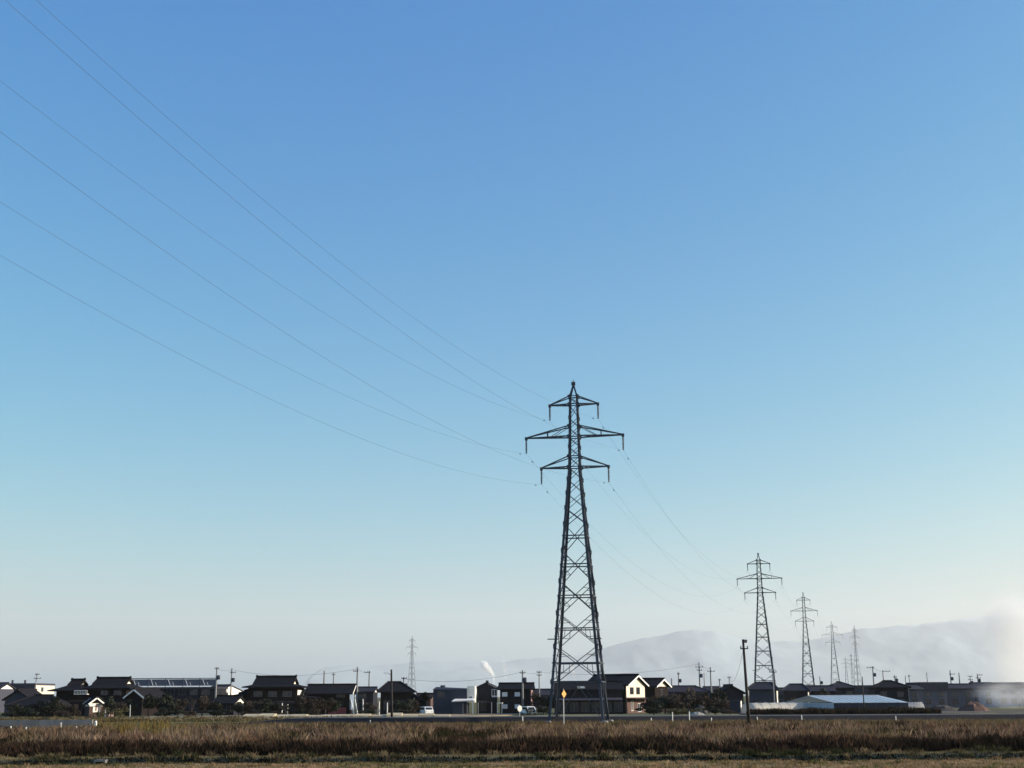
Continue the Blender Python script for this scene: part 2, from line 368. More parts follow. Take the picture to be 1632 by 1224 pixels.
def roof_gable(root, W, D, z0, z1, ov, og, m, axis='x', th=.22, gable=None, barge=None, off=(0, 0), wallm=None, name='roof'):
    """gable roof, its gable walls and barge boards. axis is the ridge's direction."""
    S = (lambda x, y, z: (x + off[0], y + off[1], z)) if axis == 'x' else (lambda x, y, z: (-y + off[0], x + off[1], z))
    if axis == 'y': W, D = D, W
    sl = (z1 - z0) / (D / 2)
    ze = z0 - sl * ov
    hw = W / 2 + og; hd = D / 2 + ov
    out = []
    mb = MB()
    for s in (-1, 1):
        a = [S(-hw, s * hd, ze), S(hw, s * hd, ze), S(hw, 0, z1), S(-hw, 0, z1)]
        b = [(p[0], p[1], p[2] + th) for p in a]
        mb.hexa(a + b)
    r = mb.build(name, m, root)
    cp = MB(); p, q = Vector(S(-hw - .05, 0, z1 + th + .08)), Vector(S(hw + .05, 0, z1 + th + .08)); cp.bar(p, q, .36, .30).build('ridge_cap', m, r)
    if gable:
        for s in (-1, 1):
            g = MB(); x = s * (W / 2 - .02); x2 = s * (W / 2 - .22)
            A = [S(x, -D / 2 + .02, z0 - .05), S(x, D / 2 - .02, z0 - .05), S(x, 0, z1 - .03)]; B = [S(x2, -D / 2 + .02, z0 - .05), S(x2, D / 2 - .02, z0 - .05), S(x2, 0, z1 - .03)]
            g.poly(A).poly(B[::-1])
            for i in range(3): g.poly([A[i], A[(i + 1) % 3], B[(i + 1) % 3], B[i]])
            g.build('gable', gable, root)
    if barge:
        for s in (-1, 1):
            for t in (-1, 1):
                b = MB(); x = s * (hw + .02)
                b.bar(S(x, t * hd, ze + .05), S(x, 0, z1 + .05), .05, .24).build('barge_board', barge, r)
    return r

def roof_hip(root, W, D, z0, z1, ridge, ov, m, shift=0.0, th=.2, name='roof'):
    hw, hd = W / 2 + ov, D / 2 + ov
    mb = MB()
    e = [(-hw, -hd, z0), (hw, -hd, z0), (hw, hd, z0), (-hw, hd, z0)]
    rl, rr = shift - ridge / 2, shift + ridge / 2
    def shell(dz):
        E = [(x, y, z + dz) for x, y, z in e]; A, B = (rl, 0, z1 + dz), (rr, 0, z1 + dz)
        return E, A, B
    E, A, B = shell(th)
    for f in ([E[0], E[1], B, A], [E[1], E[2], B], [E[2], E[3], A, B], [E[3], E[0], A]): mb.poly(f)
    mb.poly([e[3], e[2], e[1], e[0]])
    for i in range(4): mb.poly([e[i], e[(i + 1) % 4], E[(i + 1) % 4], E[i]])
    r = mb.build(name, m, root)
    if ridge > .3: MB().bar((rl - .1, 0, z1 + th + .06), (rr + .1, 0, z1 + th + .06), .34, .28).build('ridge_cap', m, r)
    for (c, a) in ((0, A), (1, B)):
        MB().bar((E[c][0], E[c][1], E[c][2] + .05), (a[0], a[1], a[2] + .05), .24, .18).build('hip_cap', m, r)
    return r

def roof_irimoya(root, W, D, z0, zm, z1, ridge, ov, m, shift=0.0, gable=PLASTER, th=.2):
    """hip-and-gable roof: hipped skirt, gabled top, upturned ridge ends"""
    hw, hd = W / 2 + ov, D / 2 + ov
    gx = ridge / 2 - .35
    k = (z1 - zm) / max(.1, (z1 - z0)) * .92
    md = hd * k
    lo = [(-hw, -hd, z0), (hw, -hd, z0), (hw, hd, z0), (-hw, hd, z0)]
    # curve: a middle ring gives the flare of the eaves
    def ring(t, z):
        ax = hw + (gx + abs(shift) * 0 - hw) * t; ay = hd + (md - hd) * t
        return [(-ax + shift * t, -ay, z), (ax + shift * t, -ay, z), (ax + shift * t, ay, z), (-ax + shift * t, ay, z)]
    R0 = [(x, y, z + th) for x, y, z in lo]; R1 = ring(.5, z0 + th + (zm - z0) * .40); R2 = ring(1, zm + th)
    mb = MB(); mb.poly(lo[::-1])
    for a, b in ((lo, R0), (R0, R1), (R1, R2)):
        for i in range(4): mb.poly([a[i], a[(i + 1) % 4], b[(i + 1) % 4], b[i]])
    r = mb.build('roof', m, root)
    up = MB(); rx = ridge / 2
    for s in (-1, 1):
        a = [(shift - rx, s * (md + .05), zm + .02), (shift + rx, s * (md + .05), zm + .02), (shift + rx, 0, z1), (shift - rx, 0, z1)]
        up.hexa(a + [(x, y, z + th) for x, y, z in a])
    up.build('upper_roof', m, r)
    cap = MB(); zc = z1 + th + .12
    cap.bar((shift - rx - .1, 0, zc), (shift + rx + .1, 0, zc), .42, .42)
    for s in (-1, 1): cap.hexa([(shift + s * rx - .2, -.25, zc), (shift + s * rx + .2, -.25, zc), (shift + s * rx + .2, .25, zc), (shift + s * rx - .2, .25, zc), (shift + s * rx - .1, -.1, zc + .30), (shift + s * rx + .12, -.1, zc + .34), (shift + s * rx + .12, .1, zc + .34), (shift + s * rx - .1, .1, zc + .30)])
    cap.build('ridge_cap', m, r)
    for s in (-1, 1):
        g = MB(); x = shift + s * gx; x2 = shift + s * (gx - .2)
        A = [(x, -md * .92, zm + .1), (x, md * .92, zm + .1), (x, 0, z1 - .05)]; B = [(x2,) + p[1:] for p in A]
        g.poly(A).poly(B[::-1])
        for i in range(3): g.poly([A[i], A[(i + 1) % 3], B[(i + 1) % 3], B[i]])
        g.build('gable', gable, root)
        for t in (-1, 1): MB().bar((shift + s * (rx + .03), t * (md + .05), zm + .1), (shift + s * (rx + .03), 0, z1 + .1), .07, .3).build('barge_board', WOOD, r)
    return r

def body(root, W, D, z0, z1, m, name='wall', off=(0, 0)):
    return MB().box(-W / 2 + off[0], W / 2 + off[0], -D / 2 + off[1], D / 2 + off[1], z0, z1).build(name, m, root)
def place(name, label, px0, px1, Y, D, yaw=0.0, cat='house', group=None):
    W = span(px0, px1, Y) / max(.3, math.cos(yaw))
    xm = (xat(px0, Y) + xat(px1, Y)) / 2
    root = empty(name, (xm + D / 2 * -math.sin(yaw), Y + D / 2 * math.cos(yaw), 0), yaw, label, cat, group)
    return root, W
ZY = lambda py, Y, px=816: zat(px, py, Y)

# --- far left apartment block
Y = 330
r, W = place('apartment_block', 'flat-roofed apartment block, front shade painted grey, end wall sunlit cream, far left behind the houses', -90, 52, Y, 14, 0, 'apartment block')
zt = ZY(1089, Y, 20)
body(r, W, 14, -.3, zt - .5, GREYWALL); MB().box(-W / 2 - .2, W / 2 + .2, -7.2, 7.2, zt - .5, zt).build('parapet', GREYWALL, r)
MB().box(W / 2 + .005, W / 2 + .14, -6.9, 6.9, zt - 4.2, zt - .52).build('end_wall', CREAM, r)  # sun and shade put into the colours: cream end, grey front
for k in range(6): window(r, W, 14, 'front', W / 2 - 2.2 - k * 3.4, zt - 3.4, 1.8, 1.5)
window(r, W, 14, 'right', -2, zt - 2.1, 1.6, 1.1, off=.15)
for x in (-1.5, 1.8): MB().tube([(W / 2 - 7 + x * 1.0, 0, zt), (W / 2 - 7 + x, 0, zt + .9)], .28, 8).build('roof_vent', GREYWALL, r)
# --- small gabled house and low hip-roofed house far left
Y = 250
r, W = place('gabled_house', 'grey-walled house showing its gable end behind the low hip roof, far left', 6, 45, Y, 9)
ze, zr = ZY(1114, Y, 25), ZY(1101, Y, 25)
body(r, W, 9, -.3, ze, GREYWALL); roof_gable(r, W, 9, ze, zr, .5, .5, TILE, 'y', gable=GREYWALL); window(r, W, 9, 'front', .3, ze - 1.3, 1.5, 1.1)
Y = 226
r, W = place('hip_roofed_house', 'low dark house with broad hip roof behind the long concrete wall', 14, 80, Y, 9)
ze, zr = ZY(1126, Y, 45), ZY(1110, Y, 45)
body(r, W, 9, -.3, ze, WOOD); roof_hip(r, W, 9, ze, zr, W * .45, .7, TILE, W * .08)
for x in (-2.4, 0, 2.4): window(r, W, 9, 'front', x, .9, 1.5, 1.3)
# --- large traditional house with two roofs
Y = 236
r, W = place('traditional_house', 'large dark traditional house with two upturned tiled roofs and pale balcony', 84, 196, Y, 10)
zb = ZY(1100, Y, 150)
mainW = span(128, 190, Y)
main = W / 2 - mainW / 2
body(r, W, 10, -.3, zb - 1.2, WOOD)
def shifted(root, fn, dx, dy, *a, **k):
    before = set(root.children)
    out = fn(root, *a, **k)
    for c in set(root.children) - before: c.location.x += dx; c.location.y += dy
    return out
shifted(r, body, main, .6, mainW, 9, zb - 1.3, zb + .5, WOOD, 'upper_wall')
shifted(r, roof_irimoya, main, .6, mainW, 9, zb + .2, ZY(1091, Y, 150), ZY(1082.5, Y, 150), span(127, 181, Y), .9, TILE, -.3)
lW = span(86, 126, Y); lx = -W / 2 + lW / 2
shifted(r, body, lx, -.6, lW, 7, zb - 1.3, zb - .1, WOOD, 'upper_wall')
shifted(r, roof_irimoya, lx, -.6, lW, 7.5, ZY(1100, Y, 100) - .2, ZY(1093, Y, 100), ZY(1085.5, Y, 100), span(96, 117, Y), 1.2, TILE, .4)
roof_low = shifted(r, roof_hip, 0, -.4, W, 10, zb - 2.2, zb - 1.0, W * .8, 1.0, TILE, name='lower_roof')
b = MB().box(-1.2, 1.2, -6.2, -5.1, 3.75, 3.85).build('balcony', TRIM, r); b.location.x = span(84, 129, Y) - W / 2 + .0
for k in range(9): o = MB().box(-.03, .03, -6.18, -6.12, 3.86, 4.4).build('baluster', TRIM, b); o.location.x = -1.15 + k * .287
MB().box(-1.2, 1.2, -6.2, -6.1, 4.4, 4.5).build('rail', TRIM, b)
for x in (-4.5, -2, 1, 3.2, 5.4): window(r, W, 10, 'front', x, .8, 1.7, 1.6)
for x in (2.4, 4.8): window(r, W, 10, 'front', x, zb - .9, 1.4, .9, off=-1.0)
# --- small lit porch and red shed before it
Y = 222
r, W = place('garden_shed', 'small gabled shed with sunlit white upper wall beside the traditional house', 132, 144, Y, 2.2, R(-52), 'shed')
z1 = ZY(1121, Y, 138); body(r, W, 2.2, -.2, z1 - .1, BROWNW); MB().box(-W / 2 - .02, W / 2 + .02, -1.12, 1.12, z1 - .5, z1).build('wall_band', PLASTER, r)
MB().box(W / 2 + .02, W / 2 + .06, -.5, .5, z1 - 1.5, z1 - .6).build('door_panel', PLASTER, r)
roof_gable(r, W, 2.2, z1 + .02, z1 + .85, .3, .3, TILE, 'x', gable=WOOD, barge=TRIM, th=.12)
r, W = place('red_shed', 'dull red lean-to with pale posts right of the white shed', 148, 168, Y, 3, 0, 'shed')
z1 = ZY(1119, Y, 158); MB().box(-W / 2, W / 2, .2, 3, -.1, z1 - .3).build('wall', PINKW, r); MB().hexa([(-W / 2 - .2, -1.7, z1 - .35), (W / 2 + .2, -1.7, z1 - .35), (W / 2 + .2, 3.1, z1), (-W / 2 - .2, 3.1, z1), (-W / 2 - .2, -1.7, z1 - .27), (W / 2 + .2, -1.7, z1 - .27), (W / 2 + .2, 3.1, z1 + .08), (-W / 2 - .2, 3.1, z1 + .08)]).build('roof', TILE2, r)
for x in (-W / 2 + .1, W / 2 - .1, 0): MB().box(x - .06, x + .06, -1.5, -1.38, -.1, z1 - .3).build('post', TRIM, r)
MB().box(-W / 2 + .3, -W / 2 + .6, -1.75, -1.7, 1.0, z1 - .5).build('banner', RED, r)
# --- dark gabled store with pale barge boards
Y = 230
r, W = place('storehouse', 'narrow dark storehouse with pale barge boards left of the long building', 199, 226, Y, 8, R(-14), 'storehouse')
ze = ZY(1110, Y, 210); zr = ZY(1100, Y, 210)
body(r, W, 8, -.3, ze, WOOD); roof_gable(r, W, 8, ze, zr, .5, .4, TILE, 'y', gable=WOOD, barge=TRIM); window(r, W, 8, 'front', 0, 1.0, 1.2, 1.2)
# --- long two-storey building with rooftop panels
Y = 262
r, W = place('long_building', 'long dark two-storey building with five blue-grey rooftop panels on braces', 202, 340, Y, 12, R(1.5), 'building')
zt = ZY(1095, Y, 270); zp = ZY(1082.5, Y, 270)
body(r, W, 12, -.3, zt - .4, DARKGREY); MB().box(-W / 2 - .3, W / 2 + .3, -6.3, 6.3, zt - .4, zt).build('roof', GREYROOF, r)
seg = W / 5
for k in range(5):
    x0 = -W / 2 + k * seg
    p = MB().box(x0 + .06, x0 + seg - .06, -4.1, -3.98, zt + .25, zp).build('roof_panel', SOLAR, r)
    MB().bar((x0 + .55, -4.2, zp - .1), (x0 + 1.5, -5.6, zt), .09).build('brace', STEELL, p)
    MB().bar((x0 + 1.5, -4.2, zp - .6), (x0 + 2.1, -5.4, zt), .07).build('brace', STEELL, p)
    for q in (1, 2, 3): MB().box(x0 + .3, x0 + seg - .3, -4.14, -4.102, zt + .25 + q * (zp - zt - .25) / 4, zt + .30 + q * (zp - zt - .25) / 4).build('panel_seam', FRAME, p)
for k in range(6): MB().box(-W / 2 + k * seg - .05, -W / 2 + k * seg + .05, -4.2, -4.1, zt, zp + .1).build('panel_post', GREYROOF, r)
MB().box(-W / 2 - .1, W / 2 + .1, -4.25, -3.95, zp + .101, zp + .25).build('top_rail', GREYROOF, r)
for k in range(7):
    for z in (.9, 3.6): window(r, W, 12, 'front', -W / 2 + 1.6 + k * (W - 3) / 6.2, z, 1.6, 1.2)
# --- bright white building showing behind
Y = 330
r, W = place('white_house', 'sunlit white gabled house glimpsed behind the utility poles left of the big tiled roof', 316, 345, Y, 13, R(-20))
ze, zr = ZY(1103, Y, 345), ZY(1093, Y, 345)
body(r, W, 13, -.3, ze, PLASTER); roof_gable(r, W, 13, ze, zr, .3, .2, GREYROOF, 'x', gable=PLASTER); window(r, W, 13, 'right', -2, 3.2, 1.6, 1.2)
# --- big traditional house in the left centre
Y = 232
r, W = place('traditional_house', 'tallest dark tiled traditional house with long ridge and white plaster gable, left centre', 394, 472, Y, 10, R(2))
zb = ZY(1096, Y, 430)
body(r, W, 10, -.3, zb, WOOD)
roof_irimoya(r, W, 10, zb, ZY(1091.5, Y, 430), ZY(1080.5, Y, 430), span(399, 463, Y), 1.0, TILE, -.15)
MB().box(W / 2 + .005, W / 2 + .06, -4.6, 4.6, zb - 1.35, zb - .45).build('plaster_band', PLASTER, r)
MB().box(W / 2 + .02, W / 2 + 3.4, -3.6, 4, -.2, 3.05).build('side_wing', WOOD, r)
MB().hexa([(W / 2 - .1, -4.6, 3.0), (W / 2 + 4.1, -4.6, 2.9), (W / 2 + 4.1, 4.6, 2.9), (W / 2 - .1, 4.6, 3.0), (W / 2 - .1, -4.2, 3.5), (W / 2 + 3.9, -4.2, 3.05), (W / 2 + 3.9, 4.2, 3.05), (W / 2 - .1, 4.2, 3.5)]).build('wing_roof', TILE, r)
shifted(r, roof_hip, 0, -.3, W, 10.4, zb - 2.9, zb - 1.9, W * .85, 1.0, TILE, name='lower_roof')
for x in (-3.4, -.9, 1.6, 3.6): window(r, W, 10, 'front', x, .7, 1.7, 1.7); 
for x in (-2.6, 0, 2.6): window(r, W, 10, 'front', x, zb - 1.6, 1.6, 1.0)
for k in range(3):        # stepped left-hand roofs
    a, bb, pt = ((368, 396, 1103), (376, 396, 1099), (384, 397, 1095.5))[k]
    zz = ZY(pt, Y, 380); xa = span(394, a, Y) - W / 2; xb = span(394, bb, Y) - W / 2
    MB().box(xa + .4, xb + .05, -3 + k * .4, 4, -.2, zz - .5).build('annex_wall', WOOD, r)
    MB().hexa([(xa, -4 + k * .4, zz - .75), (xb, -4 + k * .4, zz - .45), (xb, 4.4, zz - .45), (xa, 4.4, zz - .75), (xa, -3.6 + k * .4, zz - .45), (xb, -3.6 + k * .4, zz), (xb, 4.2, zz), (xa, 4.2, zz - .45)]).build('annex_roof', TILE, r)
Y = 224
r, W = place('single_storey_house', 'low dark tiled house with small bright white gable before the tallest traditional house', 338, 372, Y, 7, R(-4))
ze, zr = ZY(1121, Y, 360), ZY(1111.5, Y, 360)
body(r, W, 7, -.2, ze, DARKGREY); roof_gable(r, W, 7, ze, zr, .7, .35, TILE, 'x', gable=PLASTER)
for x in (-1.6, .6): window(r, W, 7, 'front', x, .6, 1.4, 1.4)
# --- gable-roofed house 485-565
Y = 236
r, W = place('farmhouse', 'dark farmhouse with level tiled ridge and bluish end wall beside leaning white posts', 490, 556, Y, 9, R(1))
ze, zr = ZY(1105, Y, 520), ZY(1093, Y, 520)
body(r, W, 9, -.3, ze, WOOD); roof_gable(r, W, 9, ze, zr, .8, .7, TILE, 'x', gable=PLASTER, barge=TRIM)
MB().box(W / 2 + .004, W / 2 + .05, -4.2, 4.2, .8, ze - .1).build('end_wall', BLUEW, r)
for x in (-2.6, -.4, 1.9): window(r, W, 9, 'front', x, 1.0, 1.5, 1.3)
window(r, W, 9, 'front', 2.2, 3.0, 1.6, .6)
MB().box(0.2, 3.4, -6.2, -6.0, -.1, 1.2).build('red_panel', RED, r)
Y = 244
r, W = place('box_house', 'small plain dark house between the farmhouse and the broad-gabled house', 567, 594, Y, 8)
ze, zr = ZY(1103, Y, 580), ZY(1097.5, Y, 580)
body(r, W, 8, -.3, ze, DARKGREY); roof_gable(r, W, 8, ze, zr, .4, .3, GREYROOF, 'x', gable=PLASTER); window(r, W, 8, 'front', -.4, 2.6, 1.4, 1.1); window(r, W, 8, 'front', -.4, .5, 1.6, 1.5)
# --- broad gabled house behind the lamp pole
Y = 228
r, W = place('barn', 'broad dark barn-like house with long low-sloped roof behind the pole with a lamp', 606, 655, Y, 10, R(2), 'barn')
ze, zr = ZY(1102, Y, 630), ZY(1088.5, Y, 630)
body(r, W, 10, -.3, ze, WOOD); roof_hip(r, W, 10, ze - .2, zr, span(614, 634, Y), .6, TILE, -.6)
MB().hexa([(W / 2 - .3, -4.6, ze - .9), (W / 2 + 2.4, -4.6, ze - 1.9), (W / 2 + 2.4, 4.6, ze - 1.9), (W / 2 - .3, 4.6, ze - .9), (W / 2 - .3, -4.6, ze - .1), (W / 2 + 2.4, -4.6, ze - 1.7), (W / 2 + 2.4, 4.6, ze - 1.7), (W / 2 - .3, 4.6, ze - .1)]).build('wing_roof', TILE, r)
MB().box(W / 2 + .02, W / 2 + 2.0, -4, 4, -.2, ze - 1.8).build('side_wing', WOOD, r)
window(r, W, 10, 'front', -1.2, .8, 1.8, 1.6); window(r, W, 10, 'front', 1.3, .8, 1.8, 1.6)
Y = 262
r, W = place('brown_house', 'small brown house with sunlit end, squeezed left of the navy workshop', 664, 686, Y, 9, R(0))
ze, zr = ZY(1113, Y, 675), ZY(1107.5, Y, 675)
body(r, W, 9, -.3, ze, BROWNW); roof_gable(r, W, 9, ze, zr, .5, .4, TILE2, 'x', gable=PLASTER); window(r, W, 9, 'front', 0, .8, 1.4, 1.3)
# --- workshop with shade painted navy and a sunlit end painted white
Y = 226
r, W = place('workshop', 'workshop with shade painted navy on its walls, sunlit end wall painted white and pale lean-to canopy', 690, 744, Y, 8, R(-1), 'workshop')
zt = ZY(1096, Y, 715)
body(r, W, 8, -.2, zt - .3, NAVY); MB().hexa([(-W / 2 - .1, -4.2, zt - .3), (W / 2 + .1, -4.2, zt - .3), (W / 2 + .1, 4.2, zt - .3), (-W / 2 - .1, 4.2, zt - .3), (-W / 2 + .5, -3.4, zt + .15), (W / 2 - .1, -3.6, zt - .1), (W / 2 - .1, 3.6, zt - .1), (-W / 2 + .5, 3.4, zt + .15)]).build('roof', NAVY, r)  # shade on the front is put into the navy colour
MB().tube([(-W / 2 + 1.4, 0, zt), (-W / 2 + 1.4, 0, zt + .45)], .45, 8).build('roof_vent', NAVY, r)
MB().box(W / 2 - .02, W / 2 + 1.35, -3.2, 3.6, 2.0, ZY(1093.5, Y, 750)).build('lit_end_wall', PLASTER, r)  # white block carries the sunlit end wall in its colour
window(r, W + 2.7, 8, 'front', W / 2 + .66, 2.6, .55, .5, PALEFRAME, off=-.8); window(r, W, 8, 'front', -1.6, 2.9, 1.2, 1.0)
MB().hexa([(W / 2 - 2.5, -6.4, 2.15), (W / 2 + 1.3, -6.4, 2.3), (W / 2 + 1.5, -3.3, 2.6), (W / 2 - 2.1, -4.05, 2.5), (W / 2 - 2.5, -6.4, 2.3), (W / 2 + 1.3, -6.4, 2.45), (W / 2 + 1.5, -3.3, 2.75), (W / 2 - 2.1, -4.05, 2.65)]).build('canopy', TRIM, r)
MB().box(W / 2 - 2.4, W / 2 - .6, -6.2, -4.1, -.1, 2.1).build('wall', NAVY, r)
MB().box(W / 2 + 1.1, W / 2 + 1.22, -6.3, -6.18, -.1, 2.25).build('post', TRIM, r)
# --- two-storey house 757-795 with front gable
Y = 233
r, W = place('house', 'dark two-storey house with low gable facing the field, right of the white-ended workshop', 760, 792, Y, 8)
ze, zr = ZY(1096, Y, 775), ZY(1088.5, Y, 775)
body(r, W, 8, -.2, ze, DARKGREY); roof_gable(r, W, 8, ze, zr, .6, .5, GREYROOF, 'y', gable=DARKGREY)
MB().box(.9, 1.9, -4.09, -4.0, 2.9, 3.1).build('balcony_ledge', PALEFRAME, r)
window(r, W, 8, 'front', 1.35, 3.1, 1.0, 1.2, PALEFRAME); window(r, W, 8, 'front', -.9, .5, 1.6, 1.8)
MB().box(-1.6, 1.0, -6.6, -4.3, 2.0, 2.12).build('carport_roof', GREYWALL, r)
for x in (-1.5, .9): MB().box(x - .05, x + .05, -6.5, -6.4, -.1, 2.0).build('post', TRIM, r)
Y = 231
r, W = place('house', 'black-walled two-storey house with four pale windows left of the great pylon', 797, 846, Y, 9, R(-3))
ze, zr = ZY(1099, Y, 820), ZY(1091, Y, 820)
body(r, W, 9, -.2, ze, mat('black_siding', (0.012, 0.012, 0.016), .7, .15, 1, spec=.1)); roof_gable(r, W, 9, ze, zr, .5, .5, TILE, 'x', gable=PLASTER)
MB().box(W / 2 + .004, W / 2 + .06, -4.4, 4.4, .2, ze - .05).build('end_wall', PINKW, r)
for x in (-1.9, .35):
    for z in (.9, 3.0): window(r, W, 9, 'front', x, z, .95, .75, PALEFRAME, pane=PALEFRAME)
window(r, W, 9, 'right', -1.2, 2.9, .9, .9, off=.06); window(r, W, 9, 'right', -1.2, .9, .9, .9, off=.06)
MB().box(-3.2, -2.2, -6.6, -4.9, 1.8, 1.95).build('porch_roof', TRIM, r)
for x in (-3.1, -2.3): MB().box(x - .05, x + .05, -6.5, -6.4, -.1, 1.8).build('post', TRIM, r)
# --- long house behind the pylon with cream gable
Y = 222
r, W = place('farmhouse', 'farmhouse with cream gable and two square windows behind the great pylon', 937, 998, Y, 10, R(-24))
ze, zr = ZY(1092, Y, 980), ZY(1077.5, Y, 980)
body(r, W, 10, -.2, ze - .02, CREAM); MB().box(-W / 2 - .05, W / 2 - .1, -5.08, -5.004, -.2, ze - .1).build('front_shade_panel', WOOD, r)  # dark panel paints the front's shade over the cream walls
MB().box(W / 2 + .004, W / 2 + .09, -5.05, 5.05, -.2, ze - 2.05).build('ground_floor_wall', BROWNW, r)
roof_gable(r, W, 10, ze, zr, .6, .6, TILE, 'x', gable=CREAM, barge=TRIM)
for y in (-2.2, 1.2): window(r, W, 10, 'right', y, ze - 1.55, 1.9, 1.2, BROWNW)
window(r, W, 10, 'right', -2.5, .5, 1.2, 1.7, TRIM, off=.09); window(r, W, 10, 'right', 1.5, .3, 2.0, 1.4, PALEFRAME, off=.09)
MB().box(W / 2 + .1, W / 2 + 1.6, -4.9, 4.9, ze - 2.35, ze - 2.2).build('porch_roof', TILE, r)
for x in (-3.5, -1, 1.5): window(r, W, 10, 'front', x, 1.0, 1.6, 1.5, off=.09)
Y = 238
r, W = place('annex_house', 'smaller dark-roofed annex with white barge boards right of the cream gable', 1010, 1044, Y, 8, R(-24))
ze, zr = ZY(1094, Y, 1035), ZY(1083.5, Y, 1035)
body(r, W, 8, -.2, ze, WOOD); roof_gable(r, W, 8, ze, zr, .6, .6, TILE, 'x', gable=CREAM, barge=TRIM); window(r, W, 8, 'right', 0, ze - 1.6, 1.4, 1.1)
Y = 216
r, W = place('low_wing_house', 'long low dark-walled outbuilding with flat ledge behind the left pylon legs', 886, 992, Y, 7, R(0), 'outbuilding')
zt = ZY(1097, Y, 930)
body(r, W, 7, -.2, zt - .2, DARKGREY); roof_gable(r, W, 7, zt - .2, ZY(1089, Y, 930), .6, .4, TILE, 'x', gable=DARKGREY)
MB().hexa([(-W / 2, -4.7, 2.3), (W / 2, -4.7, 2.3), (W / 2, -3.5, 2.6), (-W / 2, -3.5, 2.6), (-W / 2, -4.7, 2.42), (W / 2, -4.7, 2.42), (W / 2, -3.5, 2.72), (-W / 2, -3.5, 2.72)]).build('canopy', GREYWALL, r)
for k in range(6): window(r, W, 7, 'front', -W / 2 + 1.2 + k * 1.85, .5, 1.4, 1.5)
b = MB().box(-1.9, -.6, -3.55, -3.5, zt - 1.1 + 1.0, zt + .35).build('white_sign_board', TRIM, r)
# --- right-hand houses
HAZEGREY = mat('haze_grey_siding', (0.11, 0.115, 0.145), .85, .2, .8, spec=.05); HAZEROOF = mat('haze_grey_roof', (0.05, 0.052, 0.066), .85, .2, 1, spec=.03)  # distance haze and smoke put into these lighter greys
SP = [
 # name, label, px0, px1, Y, depth, yaw, eave, ridge, type, ridgefrac, wall, roof, end mat with sunlight in its colour
 ('house', 'grey hip-roofed house mostly hidden behind the bare thicket', 1062, 1130, 262, 9, 0, 1104, 1095, 'hip', .55, GREYWALL, GREYROOF, None),
 ('shed_house', 'dark house with blue garage wall left of the tall wooden pole', 1150, 1186, 232, 8, 0, 1104, 1094, 'gy', .5, DARKGREY, TILE, None),
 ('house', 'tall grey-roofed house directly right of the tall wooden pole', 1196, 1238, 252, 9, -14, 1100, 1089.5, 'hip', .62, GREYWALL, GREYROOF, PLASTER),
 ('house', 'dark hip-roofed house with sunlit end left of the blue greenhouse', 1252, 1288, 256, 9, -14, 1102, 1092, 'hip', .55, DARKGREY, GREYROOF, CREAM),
 ('house', 'low dark house behind the left end of the blue greenhouse roof', 1294, 1332, 280, 9, -6, 1102, 1095, 'gx', .6, DARKGREY, GREYROOF, None),
 ('house', 'house with low pyramid roof behind the middle of the blue greenhouse', 1330, 1364, 290, 9, 0, 1097, 1088, 'hip', .15, DARKGREY, GREYROOF, None),
 ('flat_roofed_house', 'flat-roofed house painted pale grey as haze behind the right half of the blue greenhouse', 1358, 1398, 296, 9, 0, 1093, 1092, 'flat', .6, HAZEGREY, HAZEROOF, None),
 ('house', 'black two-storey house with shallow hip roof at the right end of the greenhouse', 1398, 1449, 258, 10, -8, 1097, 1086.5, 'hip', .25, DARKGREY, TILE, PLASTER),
 ('house', 'small house painted grey as haze just right of the black two-storey house', 1446, 1472, 280, 9, 0, 1099, 1093.5, 'gx', .6, HAZEGREY, HAZEROOF, None),
 ('flat_roofed_block', 'box-shaped building painted grey as haze with deep flat roof band on the right', 1470, 1512, 292, 10, 0, 1089, 1087, 'flat', .6, HAZEGREY, HAZEROOF, None),
 ('house', 'gabled house painted grey as haze between the box-shaped building and the pale blue house', 1514, 1554, 296, 9, -8, 1098, 1092, 'gx', .6, HAZEGREY, HAZEROOF, PLASTER),
 ('house', 'pale blue house half veiled by white smoke on the right', 1562, 1592, 300, 9, 0, 1098, 1090, 'gx', .6, BLUEW, HAZEROOF, None),
 ('house', 'grey-blue house deepest in the smoke at the right edge', 1594, 1640, 318, 9, -6, 1096, 1090, 'gx', .5, BLUEW, HAZEROOF, PLASTER),
]
for (nm, lb, a, b_, Y, D, yw, ye, yr, ty, rf, wm, rm, lit) in SP:
    r, W = place(nm, lb, a, b_, Y, D, R(yw)); px = (a + b_) / 2
    ze, zr = ZY(ye, Y, px), ZY(yr, Y, px)
    body(r, W, D, -.3, ze + (.02 if ty == 'flat' else 0), wm)
    if ty == 'hip': roof_hip(r, W, D, ze, zr, W * rf, .5, rm)
    elif ty == 'gx': roof_gable(r, W, D, ze, zr, .5, .4, rm, 'x', gable=lit or wm)
    elif ty == 'gy': roof_gable(r, W, D, ze, zr, .5, .4, rm, 'y', gable=wm)
    else: MB().box(-W / 2 - .25, W / 2 + .25, -D / 2 - .25, D / 2 + .25, ze - 1.7, zr).build('roof_band', rm, r)
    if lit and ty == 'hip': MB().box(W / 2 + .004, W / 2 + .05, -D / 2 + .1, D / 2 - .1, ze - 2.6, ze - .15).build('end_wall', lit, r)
    nw = max(1, int(W / 2.2))
    for k in range(nw):
        x = (k + .5) / nw * W - W / 2
        if ze > 4: window(r, W, D, 'front', x, ze - 2.9 if ty == 'flat' else ze - 1.7, 1.25, 1.05)
        window(r, W, D, 'front', x, .7, 1.4, 1.4)
    if lit: window(r, W, D, 'right', -1.5, ze - 1.8, .9, .9, PALEFRAME, off=.06)
Y = 222
r, W = place('blue_garage', 'dark blue metal garage with bright white end beside the tall wooden pole', 1150, 1180, Y, 5, R(-12), 'garage')
